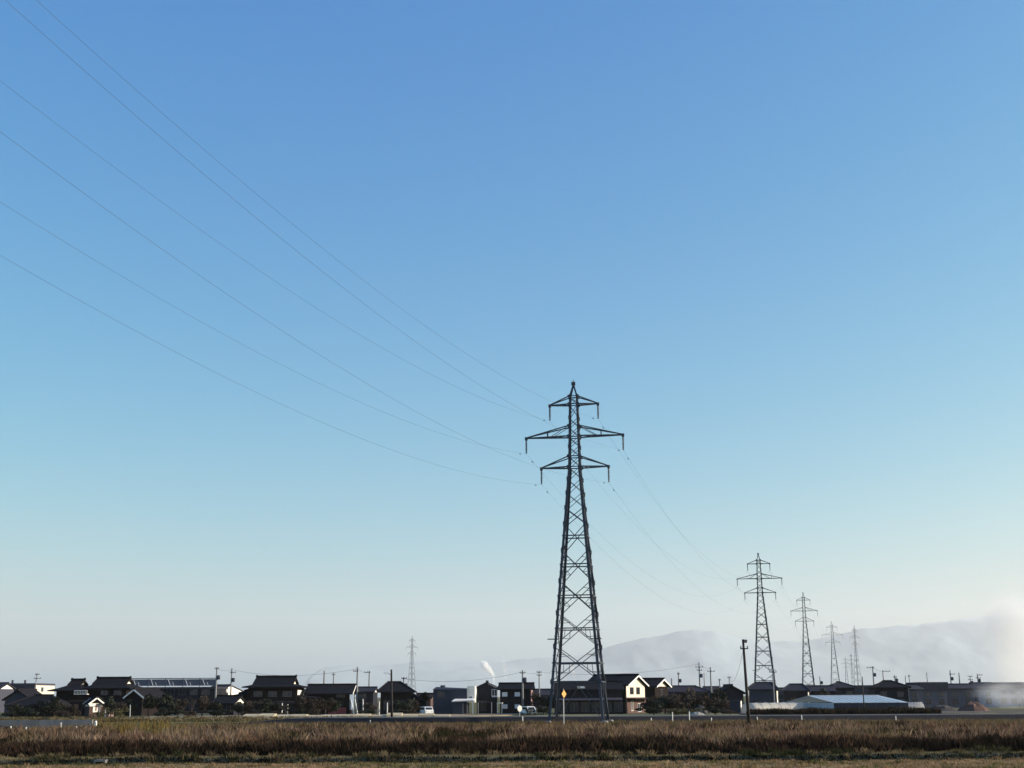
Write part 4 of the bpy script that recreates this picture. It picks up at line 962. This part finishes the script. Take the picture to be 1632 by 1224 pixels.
# parked vans
def van(label, px, Y, yaw, m):
    o = empty('parked_van', (xat(px, Y), Y, .1), yaw, label, 'van'); o.scale = (1, 1, .72)
    prof = [(-1.65, .35), (1.65, .35), (1.68, .95), (1.45, 1.08), (1.05, 1.72), (.8, 1.80), (-1.55, 1.80), (-1.68, 1.6)]
    b = MB(); n = len(prof); hwid = .72
    for s in (-1, 1): b.v += [(x, s * (hwid if z < 1.2 else hwid - .06), z) for x, z in prof]
    b.f += [tuple(range(n))[::-1] if False else tuple(range(n)), tuple(n + i for i in reversed(range(n)))] + [(i, i + n, (i + 1) % n + n, (i + 1) % n) for i in range(n)]
    b.build('body', m, o)
    for x in (-1.05, 1.1):
        for s in (-1, 1):
            w = MB()
            for k in range(14):
                a = 2 * math.pi * k / 14; w.v += [(.28 * math.cos(a), -.09, .28 * math.sin(a)), (.28 * math.cos(a), .09, .28 * math.sin(a))]
            w.f = [(2 * k, 2 * k + 1, (2 * k + 3) % 28, (2 * k + 2) % 28) for k in range(14)] + [tuple(range(0, 28, 2)), tuple(range(27, 0, -2))]
            q = w.build('wheel', RUBBER, o); q.location = (x, s * .66, .28)
            MB().box(-.13, .13, -.1, .1, -.13, .13).build('rim', STEELL, q)
    for s in (-1, 1):
        for a, c in ((-1.5, -.6), (-.5, .25)): MB().box(a, c, s * .70 - .035, s * .70 + .035, 1.12, 1.62).build('side_window', GLASS, o)
        MB().hexa([(.35, s * .7 - .035, 1.12), (1.28, s * .7 - .035, 1.12), (1.28, s * .7 + .035, 1.12), (.35, s * .7 + .035, 1.12), (.35, s * .7 - .035, 1.62), (.95, s * .7 - .035, 1.62), (.95, s * .7 + .035, 1.62), (.35, s * .7 + .035, 1.62)]).build('side_window', GLASS, o)
        MB().box(1.66, 1.70, s * .5 - .12, s * .5 + .12, .62, .82).build('headlight', PALEFRAME, o)
    MB().hexa([(1.40, -.6, 1.14), (1.44, -.6, 1.14), (1.44, .6, 1.14), (1.40, .6, 1.14), (1.08, -.56, 1.66), (1.12, -.56, 1.66), (1.12, .56, 1.66), (1.08, .56, 1.66)]).build('windscreen', GLASS, o)
van('small white van parked left of the navy workshop', 680, 219, R(-70), WHITE)
van('white van half hidden behind the bank before the black-walled house', 842, 214, R(-66), WHITE)
o = empty('traffic_mirror', (xat(828, 205), 205, 0), R(25), 'round white traffic mirror before the black-walled house', 'mirror')
MB().tube([(0, 0, -.2), (0, 0, 1.5)], .04, 6).build('post', STEELL, o); d = MB()
for k in range(16):
    a = 2 * math.pi * k / 16; d.v += [(.4 * math.cos(a), -.1, 1.15 + .48 * math.sin(a)), (.36 * math.cos(a), .04, 1.15 + .44 * math.sin(a))]
d.f = [(2 * k, 2 * k + 1, (2 * k + 3) % 32, (2 * k + 2) % 32) for k in range(16)] + [tuple(range(0, 32, 2)), tuple(range(31, 0, -2))]
d.build('mirror_disc', PLASTICW, o)

# ------------------------------------------------------------------ trees and shrubs
def leaf_mesh(name, n, m, seed, clumps=9, size=.16, rx=1.0, rz=1.0, squash=.5):
    r = np.random.default_rng(seed); V = []; F = []
    cs = r.normal(size=(clumps, 3)) * .42; cs[:, 2] = cs[:, 2] * .9; cr = r.uniform(.28, .5, clumps)
    idx = r.integers(0, clumps, n); d = r.normal(size=(n, 3)); d /= np.linalg.norm(d, axis=1)[:, None]
    p = cs[idx] + d * (cr[idx] * r.uniform(.55, 1.0, n) ** .5)[:, None]
    a = r.normal(size=(n, 3)); a /= np.linalg.norm(a, axis=1)[:, None]; b = np.cross(a, r.normal(size=(n, 3))); b /= np.linalg.norm(b, axis=1)[:, None]
    s = size * r.uniform(.5, 1.2, n)[:, None]
    q = np.stack([p - a * s, p + b * s * squash, p + a * s, p - b * s * squash], 1).reshape(-1, 3)
    me = bpy.data.meshes.new(name); me.from_pydata(q.tolist(), [], [(4 * i, 4 * i + 1, 4 * i + 2, 4 * i + 3) for i in range(n)]); me.materials.append(m); me.update(); return me
CROWN = {'green': [leaf_mesh('crown', 1500, LEAF, s) for s in (1, 2, 3)], 'brown': [leaf_mesh('crown', 1300, LEAFB, s + 9, size=.12) for s in (1, 2, 3)], 'olive': [leaf_mesh('crown', 700, LEAFO, s + 19, size=.13) for s in (1, 2)]}
def branch_mesh(seed, depth=4, spread=.55):
    r = random.Random(seed); mb = MB()
    def grow(p, d, L_, rad, k):
        q = p + d * L_; mid = p + d * L_ * .5 + Vector((r.uniform(-1, 1), r.uniform(-1, 1), 0)) * L_ * .06
        mb.tube([p, mid, q], [rad, rad * .8, rad * .62], 5 if k > 2 else 3, False)
        if k == 0: return
        for j in range(3 if k > 1 else 4):
            v = Vector((r.gauss(0, 1), r.gauss(0, 1), r.gauss(.25, .6))).normalized()
            nd = (d + v * spread * r.uniform(.7, 1.3)).normalized()
            grow(q if j else p + d * L_ * .7, nd, L_ * r.uniform(.6, .8), rad * .58, k - 1)
    grow(Vector((0, 0, 0)), Vector((0, 0, 1)), .34, .035, depth); return mb.mesh('branches', BARK)
BR = [branch_mesh(s) for s in (3, 5, 8, 13)]
def trunk_mesh():
    mb = MB(); mb.tube([(0, 0, -.08), (.02, 0, .3), (0, .02, .62), (.02, 0, .85)], [.05, .036, .024, .008], 7)
    for a in range(6): mb.tube([(0, 0, .35 + .06 * a), (.16 * math.cos(a * 2.1), .16 * math.sin(a * 2.1), .5 + .07 * a), (.26 * math.cos(a * 2.1 + .3), .26 * math.sin(a * 2.1 + .3), .62 + .06 * a)], [.018, .012, .004], 5)
    return mb.mesh('trunk', BARK, True)
TRUNK = trunk_mesh()
_ci = [0]
def tree(px, Y, ytop, w, kind, label, name='tree', cat='tree', group='garden trees'):
    H = ZY(ytop, Y, px); W_ = w * Y / 2061; _ci[0] += 1; rz = _ci[0] * 1.7
    o = empty(name, (xat(px, Y), Y, 0), rz, label, cat, group)
    if kind == 'bare': use('trunk', BR[_ci[0] % 4], o, (0, 0, -.1), 0, (W_ * .95, W_ * .95, H * .92)); return o
    use('trunk', TRUNK, o, (0, 0, 0), 0, (W_ * .9, W_ * .9, H))
    c = CROWN[kind]; low = .5 if name == 'tree' else .46
    use('crown', c[_ci[0] % len(c)], o, (0, 0, H * (.56 if name == 'tree' else .5)), 0, (W_ * .55, W_ * .55, H * .46)); return o
TREES = [
 (30, 217, 1124, 26, 'green', 'low evergreen at the left edge before the grey gable'), (86, 218, 1113, 26, 'green', 'dark evergreen under the left end of the two-roofed house'), (150, 226, 1108, 24, 'green', 'dark evergreen behind the red lean-to'), (210, 220, 1116, 22, 'green', 'dark evergreen before the storehouse door'), (270, 220, 1110, 26, 'green', 'third evergreen before the long building'), (340, 218, 1116, 24, 'green', 'evergreen before the single-storey tiled house'), (380, 217, 1120, 22, 'green', 'evergreen right of the small white gable'), (410, 217, 1114, 26, 'brown', 'second brown tree before the tallest tiled house'), (440, 218, 1118, 26, 'green', 'evergreen before the right half of the tallest tiled house'), (474, 218, 1110, 26, 'brown', 'brown tree before the right wing of the tallest tiled house'), (518, 220, 1112, 26, 'brown', 'brown tree before the middle of the farmhouse'), (587, 222, 1116, 22, 'brown', 'brown tree before the small plain house'), (628, 220, 1118, 26, 'green', 'dark evergreen before the middle of the barn'), (648, 221, 1116, 26, 'green', 'dark evergreen before the right of the barn'), (1060, 214, 1108, 34, 'green', 'dark evergreen low in the left of the thicket'), (1082, 214, 1106, 34, 'brown', 'front brown tree in the left of the thicket'), (1104, 215, 1106, 34, 'brown', 'front brown tree in the middle of the thicket'), (1130, 214, 1105, 34, 'brown', 'front brown tree in the right of the thicket'),
 (70, 218, 1119, 26, 'green', 'dark evergreen at the left before the low hip roof'), (98, 220, 1116, 24, 'brown', 'brownish tree right of the low hip roof'), (118, 219, 1118, 22, 'brown', 'russet garden tree left of the white shed'),
 (176, 216, 1112, 24, 'green', 'evergreen right of the red lean-to'), (193, 214, 1116, 26, 'brown', 'brown tree left of the storehouse'), (236, 220, 1103, 26, 'green', 'tall evergreen before the left end of the long building'), (256, 222, 1108, 24, 'green', 'second evergreen before the long building'),
 (283, 222, 1112, 26, 'brown', 'brown tree before the middle of the long building'), (305, 222, 1105, 26, 'bare', 'bare tree before the right half of the long building'), (322, 220, 1108, 30, 'brown', 'bushy brown tree at the right end of the long building'), (355, 240, 1086, 26, 'bare', 'bare tree rising between the two poles by the white house'),
 (395, 216, 1112, 26, 'brown', 'brown tree at the left front of the tallest tiled house'), (425, 217, 1116, 30, 'green', 'low evergreen before the middle of the tallest tiled house'), (455, 216, 1117, 26, 'bare', 'bare shrubby tree before the tallest tiled house'),
 (505, 219, 1108, 30, 'brown', 'dense brown tree before the left half of the farmhouse'), (533, 221, 1114, 22, 'green', 'evergreen before the right half of the farmhouse'), (600, 224, 1112, 20, 'bare', 'bare tree left of the barn'), (672, 232, 1100, 20, 'green', 'evergreen rising between barn and brown house'), (660, 224, 1114, 26, 'brown', 'brown tree at the right end of the barn'),
 (858, 226, 1099, 22, 'brown', 'brown tree right of the black-walled house'), (874, 222, 1108, 26, 'green', 'evergreen just left of the pylon legs'),
 (1036, 214, 1108, 26, 'brown', 'brown tree right of the cream-gabled farmhouse'), (1052, 220, 1101, 30, 'bare', 'bare tree at the left end of the thicket'), (1070, 217, 1100, 34, 'brown', 'broad brown tree, second from the left of the thicket'), (1092, 219, 1096, 34, 'brown', 'tallest brown tree of the thicket'), (1110, 221, 1097, 30, 'bare', 'bare tree in the middle of the thicket'), (1122, 218, 1098, 34, 'brown', 'broad brown tree in the right half of the thicket'), (1140, 219, 1100, 30, 'green', 'dark evergreen at the right end of the thicket'), (1152, 216, 1112, 24, 'brown', 'low brown tree left of the blue garage'),
 (1268, 238, 1108, 20, 'brown', 'brown tree between two hip-roofed houses on the right'), (1316, 262, 1100, 22, 'green', 'evergreen behind the greenhouse end'), (1625, 300, 1092, 26, 'bare', 'bare tree in the smoke at the right edge')]
for px, Y, yt, w, k, lb in TREES: tree(px, Y, yt, w, k, lb)
SHRUBS = [(20, 212, 1132, 26, 'green', 'dark shrub at the left edge behind the concrete wall'), (52, 212, 1131, 30, 'green', 'dark shrub below the low hip roof'), (104, 212, 1130, 30, 'brown', 'brown shrub left of the white shed'), (160, 206, 1130, 20, 'olive', 'olive shrub before the red lean-to'), (184, 202, 1126, 26, 'olive', 'largest olive shrub right of the red lean-to'),
 (262, 208, 1128, 30, 'green', 'dark shrub before the left part of the long building'), (300, 210, 1130, 26, 'brown', 'brown shrub before the long building'), (345, 208, 1130, 30, 'green', 'dark shrub before the single-storey tiled house'), (406, 208, 1130, 30, 'green', 'dark shrub before the left of the tallest tiled house'), (440, 209, 1131, 30, 'brown', 'brown shrub before the right of the tallest tiled house'), (476, 209, 1130, 26, 'green', 'dark shrub by the right wing of the tallest tiled house'), (498, 210, 1128, 26, 'brown', 'brown shrub before the farmhouse'), (590, 214, 1128, 24, 'green', 'dark shrub before the small plain house'), (636, 213, 1130, 26, 'green', 'dark shrub before the barn'), (655, 213, 1129, 22, 'brown', 'brown shrub left of the white van'),
 (866, 212, 1124, 28, 'green', 'dark shrub left of the pylon legs'), (1042, 206, 1126, 34, 'green', 'dark shrub at the left foot of the thicket'), (1078, 205, 1127, 44, 'olive', 'clipped olive hedge clump before the thicket'), (1096, 206, 1128, 34, 'olive', 'second olive hedge clump before the thicket'), (1140, 204, 1126, 30, 'green', 'dark shrub at the right foot of the thicket'), (1164, 208, 1130, 26, 'brown', 'brown shrub before the blue garage')]
for px, Y, yt, w, k, lb in SHRUBS: tree(px, Y, yt, w, k, lb, 'shrub', 'shrub', 'shrubs before the houses')

# ------------------------------------------------------------------ weeds and grass
def grass_field(name, label, n, xr, yr, hfun, wid, cols, seed, blades=5, lean=.35, keep=None, tr=.35, head=0.0):
    r = np.random.default_rng(seed)
    y = r.uniform(yr[0], yr[1], n * 2); half = 0.43 * y + 3
    x = r.uniform(-1, 1, n * 2) * half
    m = np.ones(n * 2, bool)
    if keep is not None: m = keep(x, y, r)
    x = x[m][:n]; y = y[m][:n]; n = len(x)
    z = np.array([ground_h(a, b) for a, b in zip(x, y)])
    h = hfun(x, y, r)
    ci = np.clip(np.array([noise.noise((a * .11, b * .22, 9.0)) * .9 + noise.noise((a * .45, b * .6, 3.0)) * .5 + .5 for a, b in zip(x, y)]) + r.normal(0, .17, n), 0, .999)
    pal = np.array(cols); ck = (ci * len(pal)).astype(int)
    col = pal[ck] * r.uniform(.75, 1.25, (n, 1))
    V = []; C = []
    for k in range(blades):
        a = r.uniform(0, 2 * math.pi, n); ln = r.uniform(.1, 1, n) * lean * h; hh = h * r.uniform(.55, 1.05, n)
        bx = x + r.normal(0, .10, n) * (1 + wid * 8); by = y + r.normal(0, .10, n) * (1 + wid * 8)
        ww = wid * r.uniform(.6, 1.3, n); fa = r.uniform(0, math.pi, n); dx, dy = np.cos(fa) * ww, np.sin(fa) * ww
        tx, ty = bx + np.cos(a) * ln, by + np.sin(a) * ln
        mx_, my_ = bx + np.cos(a) * ln * .35, by + np.sin(a) * ln * .35
        zb = z - .03
        P = np.stack([np.stack([bx - dx * .6, by - dy * .6, zb], 1), np.stack([bx + dx * .6, by + dy * .6, zb], 1), np.stack([mx_ + dx, my_ + dy, zb + hh * .62], 1), np.stack([tx, ty, zb + hh], 1), np.stack([mx_ - dx, my_ - dy, zb + hh * .58], 1)], 1)
        V.append(P.reshape(-1, 3)); C.append(np.repeat(col, 5, 0))
    V = np.concatenate(V); C = np.concatenate(C); nf = len(V) // 5
    me = bpy.data.meshes.new(name); me.vertices.add(len(V)); me.vertices.foreach_set('co', V.ravel().astype(np.float32))
    me.loops.add(nf * 5); me.loops.foreach_set('vertex_index', np.arange(nf * 5, dtype=np.int32)); me.polygons.add(nf); me.polygons.foreach_set('loop_start', np.arange(0, nf * 5, 5, dtype=np.int32))
    me.update(calc_edges=True)
    at = me.color_attributes.new('tint', 'FLOAT_COLOR', 'POINT'); at.data.foreach_set('color', np.concatenate([C, np.ones((len(C), 1))], 1).ravel().astype(np.float32))
    mt = bpy.data.materials.new(name + '_blades'); mt.use_nodes = True; L = mt.node_tree.links; b = mt.node_tree.nodes['Principled BSDF']
    b.inputs['Roughness'].default_value = .85; b.inputs['Specular IOR Level'].default_value = .04
    va = nod(mt, 'ShaderNodeVertexColor'); va.layer_name = 'tint'; L.new(va.outputs[0], b.inputs['Base Color'])
    t_ = nod(mt, 'ShaderNodeBsdfTranslucent'); L.new(va.outputs[0], t_.inputs[0]); mx = nod(mt, 'ShaderNodeMixShader'); mx.inputs[0].default_value = tr
    L.new(b.outputs[0], mx.inputs[1]); L.new(t_.outputs[0], mx.inputs[2]); L.new(mx.outputs[0], mt.node_tree.nodes['Material Output'].inputs[0])
    me.materials.append(mt)
    o = bpy.data.objects.new(name, me); COL.objects.link(o); tag(o, label, 'grass', kind='stuff'); return o
def nz1(x, y, s, o): return np.array([noise.noise((a * s, b * s, o)) for a, b in zip(x, y)])
def hw_weeds(x, y, r):
    return (.56 + .50 * nz1(x, y, .14, 1.0) + .30 * nz1(x, y, .5, 5.)) * r.uniform(.75, 1.2, len(x)) * np.clip((y - 67.2) / 1.5, .35, 1)
WEEDC = [(.028, .017, .012), (.070, .040, .028), (.120, .070, .048), (.170, .102, .070), (.22, .142, .098), (.135, .072, .052), (.135, .102, .052)]
grass_field('tall_weeds', 'tall dry brown weeds filling the neglected field', 48000, None, (66.2, 110), hw_weeds, .022, WEEDC, 11, 6, .55, lambda x, y, r: (y > 69.2 + 2.2 * nz1(x, y, .13, 7.)) | (nz1(x, y, .5, 4.) > .38))
grass_field('pale_tufts', 'pale feathery grass tufts rising out of the brown weeds', 2600, None, (69, 108), lambda x, y, r: r.uniform(.75, 1.25, len(x)), .03, [(.12, .080, .058), (.165, .115, .082), (.21, .155, .11), (.145, .11, .062)], 41, 16, .5, lambda x, y, r: nz1(x, y, .18, 12.) > .02)
grass_field('dark_tufts', 'dark shrubby clumps scattered through the brown weeds', 900, None, (72, 112), lambda x, y, r: r.uniform(.7, 1.1, len(x)), .05, [(.022, .016, .012), (.035, .024, .017), (.03, .028, .014)], 42, 26, .7, lambda x, y, r: nz1(x, y, .12, 15.) > .12)
grass_field('shade_and_dark_brush', 'brush painted dark as shade along the front edge of the weeds', 34000, None, (65.2, 73.5), lambda x, y, r: (.86 + .38 * nz1(x, y, .22, 8.) + .34 * nz1(x, y, .8, 2.) - .04 * np.clip(y - 69, 0, 5)) * r.uniform(.55, 1.1, len(x)) * np.clip((y - 64.4) / 2.4, .4, 1), .03, [(.016, .012, .009), (.026, .018, .013), (.022, .019, .011), (.050, .031, .022), (.034, .022, .017)], 21, 6, .4, tr=.1)  # shade on the weeds' front edge, put into the colour of this brush
grass_field('rough_grass', 'rough yellow-green grass between the weeds and the road', 22000, None, (106, 152), lambda x, y, r: (.30 + .16 * nz1(x, y, .15, 2.)) * r.uniform(.6, 1.4, len(x)), .03, [(.085, .052, .034), (.115, .078, .046), (.125, .105, .05), (.155, .120, .072), (.085, .075, .033)], 12, 4)
grass_field('verge_grass', 'short greenish grass on the small levee', 8000, None, (62.5, 63.9), lambda x, y, r: .09 * r.uniform(.5, 1.6, len(x)), .014, [(.15, .13, .07), (.18, .155, .09), (.22, .19, .12), (.11, .105, .05)], 13, 5, .6)
grass_field('verge_tufts', 'ragged tufts of taller grass on the levee', 420, None, (62.2, 64.2), lambda x, y, r: r.uniform(.16, .42, len(x)), .018, [(.05, .05, .025), (.11, .09, .05), (.17, .13, .08), (.03, .035, .016)], 51, 22, .8, lambda x, y, r: nz1(x, y, .3, 21.) > -.05)
grass_field('field_tufts', 'low tufts scattered over the nearest stubble', 700, None, (52, 61.5), lambda x, y, r: r.uniform(.10, .24, len(x)), .016, [(.06, .06, .025), (.10, .10, .04), (.20, .14, .08), (.30, .22, .14)], 52, 18, .9)
grass_field('ditch_shade_grass', 'ditch grass painted dark as shade on the levee front', 11000, None, (61.5, 62.5), lambda x, y, r: .12 * r.uniform(.3, 1.5, len(x)), .016, [(.008, .010, .005), (.013, .013, .007), (.006, .007, .004)], 22, 5, .5, tr=.1)  # shade of the levee's front face, put into near-black blade colours
grass_field('shade_and_dark_brush', 'dark low brush before the greenhouse on the right', 14000, None, (203, 212), lambda x, y, r: (.95 + .4 * nz1(x, y, .3, 8.)) * r.uniform(.5, 1.15, len(x)), .05, [(.018, .014, .010), (.028, .018, .013), (.022, .020, .011)], 23, 6, .4, lambda x, y, r: (x > 38) & (x < 67), tr=.1)
grass_field('yard_weeds', 'tan and olive weeds fringing the gravel yard on the left', 9000, None, (166, 206), lambda x, y, r: (.34 + .3 * nz1(x, y, .25, 4.)) * r.uniform(.5, 1.4, len(x)), .05, [(.05, .038, .02), (.10, .075, .04), (.15, .115, .06), (.07, .065, .03)], 31, 5, .4, lambda x, y, r: (x > -85) & (x < -20) & (r.uniform(0, 1, len(x)) < np.clip(.9 - (y - 166) / 60, .2, 1)))
grass_field('stubble_grass', 'pale dry stubble grass in the nearest field', 26000, None, (50, 61.7), lambda x, y, r: (.10 + .05 * nz1(x, y, .3, 3.)) * r.uniform(.5, 1.5, len(x)), .013, [(.10, .095, .04), (.15, .115, .06), (.24, .165, .095), (.29, .21, .13), (.20, .125, .08), (.12, .12, .05)], 14, 4, .7)
def keep_left(x, y, r):
    u = x / y * 2061 + 816; return (np.abs(u - 235) < 95) & (r.uniform(0, 1, len(x)) < np.exp(-((u - 225) / 55) ** 2))
grass_field('goldenrod', 'tall yellow-olive weeds standing above the rest on the left', 5000, None, (96, 124), lambda x, y, r: (1.15 + .5 * nz1(x, y, .5, 6.)) * r.uniform(.6, 1.1, len(x)), .026, [(.09, .075, .035), (.14, .10, .035), (.19, .13, .035), (.11, .10, .045), (.17, .14, .08)], 15, 6, .25, keep_left)

# ------------------------------------------------------------------ smoke and haze
def smoke(name, label, pts, rads, dens, scale, detail=4, thr=.35, col=(1, 1, 1)):
    mb = MB(); mb.tube(pts, rads, 12); o = mb.build(name, BLACK, None, True); o.data.materials.clear()
    m = bpy.data.materials.new(name); m.use_nodes = True; nt = m.node_tree; nt.nodes.remove(nt.nodes['Principled BSDF']); L = nt.links
    pv = nod(m, 'ShaderNodeVolumePrincipled'); pv.inputs['Color'].default_value = col + (1,); pv.inputs['Anisotropy'].default_value = .3
    tc = nod(m, 'ShaderNodeTexCoord'); nz = nod(m, 'ShaderNodeTexNoise'); nz.inputs['Scale'].default_value = scale; nz.inputs['Detail'].default_value = detail
    L.new(tc.outputs['Object'], nz.inputs[0])
    mr = nod(m, 'ShaderNodeMapRange'); mr.inputs['From Min'].default_value = thr; mr.inputs['From Max'].default_value = .75; mr.inputs['To Max'].default_value = dens
    L.new(nz.outputs[0], mr.inputs[0]); L.new(mr.outputs[0], pv.inputs['Density']); L.new(pv.outputs[0], nt.nodes['Material Output'].inputs['Volume'])
    o.data.materials.append(m); tag(o, label, 'smoke', kind='stuff'); return o
def plume(label, pix, Y, rads, dens, scale, thr=.3): return smoke('smoke_plume', label, [point(a, b, Y) for a, b in pix], rads, dens, scale, 3, thr)
plume('small bright white chimney plume above the dark front-gabled house', [(788, 1090), (786, 1076), (780, 1068), (772, 1060), (766, 1054)], 420, [.2, .65, 1.0, 1.4, .5], 4.5, 1.9, .42)
plume('faint thin plume right of the bright chimney plume', [(808, 1092), (806, 1075), (803, 1058), (801, 1045)], 520, [.5, .9, 1.1, .4], .35, .7, .3)
plume('thin white plume seen between the pylon legs', [(917, 1090), (915, 1076), (912, 1066), (909, 1058)], 460, [.25, .5, .8, .2], 1.2, .9, .3)
def puff_mesh():
    import bmesh
    bm = bmesh.new(); bmesh.ops.create_icosphere(bm, subdivisions=3, radius=1.0); me = bpy.data.meshes.new('smoke_puff'); bm.to_mesh(me); bm.free(); return me
def puff_mat(name, dens, scale, seed):
    m = bpy.data.materials.new(name); m.use_nodes = True; nt = m.node_tree; nt.nodes.remove(nt.nodes['Principled BSDF']); L = nt.links
    pv = nod(m, 'ShaderNodeVolumePrincipled'); pv.inputs['Color'].default_value = (.99, .985, .975, 1); pv.inputs['Anisotropy'].default_value = .0
    tc = nod(m, 'ShaderNodeTexCoord'); le = nod(m, 'ShaderNodeVectorMath', operation='LENGTH'); L.new(tc.outputs['Object'], le.inputs[0])
    fall = nod(m, 'ShaderNodeMapRange', interpolation_type='SMOOTHSTEP'); fall.inputs['From Min'].default_value = 1.0; fall.inputs['From Max'].default_value = .15; L.new(le.outputs['Value'], fall.inputs[0])
    mp = nod(m, 'ShaderNodeMapping'); mp.inputs['Location'].default_value = (seed, seed * 2, 0); L.new(tc.outputs['Object'], mp.inputs[0])
    nz = nod(m, 'ShaderNodeTexNoise'); nz.inputs['Scale'].default_value = scale; nz.inputs['Detail'].default_value = 5; L.new(mp.outputs[0], nz.inputs[0])
    mr = nod(m, 'ShaderNodeMapRange'); mr.inputs['From Min'].default_value = .32; mr.inputs['From Max'].default_value = .7; mr.inputs['To Max'].default_value = dens; L.new(nz.outputs[0], mr.inputs[0])
    mu = nod(m, 'ShaderNodeMath', operation='MULTIPLY'); L.new(mr.outputs[0], mu.inputs[0]); L.new(fall.outputs[0], mu.inputs[1]); L.new(mu.outputs[0], pv.inputs['Density']); L.new(pv.outputs[0], nt.nodes['Material Output'].inputs['Volume']); return m
def puff(name, label, px, py, Y, sc, dens, scale, seed):
    me = puff_mesh(); me.materials.append(puff_mat(name, dens, scale, seed)); o = bpy.data.objects.new(name, me); COL.objects.link(o); o.location = point(px, py, Y); o.scale = sc; tag(o, label, 'smoke', kind='stuff')
puff('field_smoke', 'low white smoke drifting across the houses at the right edge', 1620, 1108, 268, (11, 9, 3.8), .16, 1.6, 3)
puff('field_smoke', 'thicker low smoke beyond the right edge', 1676, 1095, 272, (8, 10, 5), .08, 1.4, 7)
puff('rising_smoke', 'tall pale column of white smoke at the right edge', 1628, 1040, 330, (8.5, 26, 22), .13, 1.5, 1)
puff('drifting_smoke', 'thin pale smoke veil drifting left before the snowy ridge', 1585, 995, 345, (16, 20, 7), .035, 2.2, 11)
puff('rising_smoke', 'spreading top of the white smoke column', 1624, 992, 340, (12, 22, 9), .10, 1.7, 5)

HZ = MB().box(-27500, 27500, -27500, 27500, -40, 1700)
hz = HZ.build('haze', BLACK); hz.data.materials.clear()
hm = bpy.data.materials.new('haze_air'); hm.use_nodes = True; nt = hm.node_tree; nt.nodes.remove(nt.nodes['Principled BSDF'])
pv = nt.nodes.new('ShaderNodeVolumePrincipled'); pv.inputs['Color'].default_value = (.945, .945, .915, 1); pv.inputs['Density'].default_value = 0.00004; pv.inputs['Anisotropy'].default_value = .2
nt.links.new(pv.outputs[0], nt.nodes['Material Output'].inputs['Volume']); hz.data.materials.append(hm)
tag(hz, 'pale winter haze', 'haze', kind='stuff')
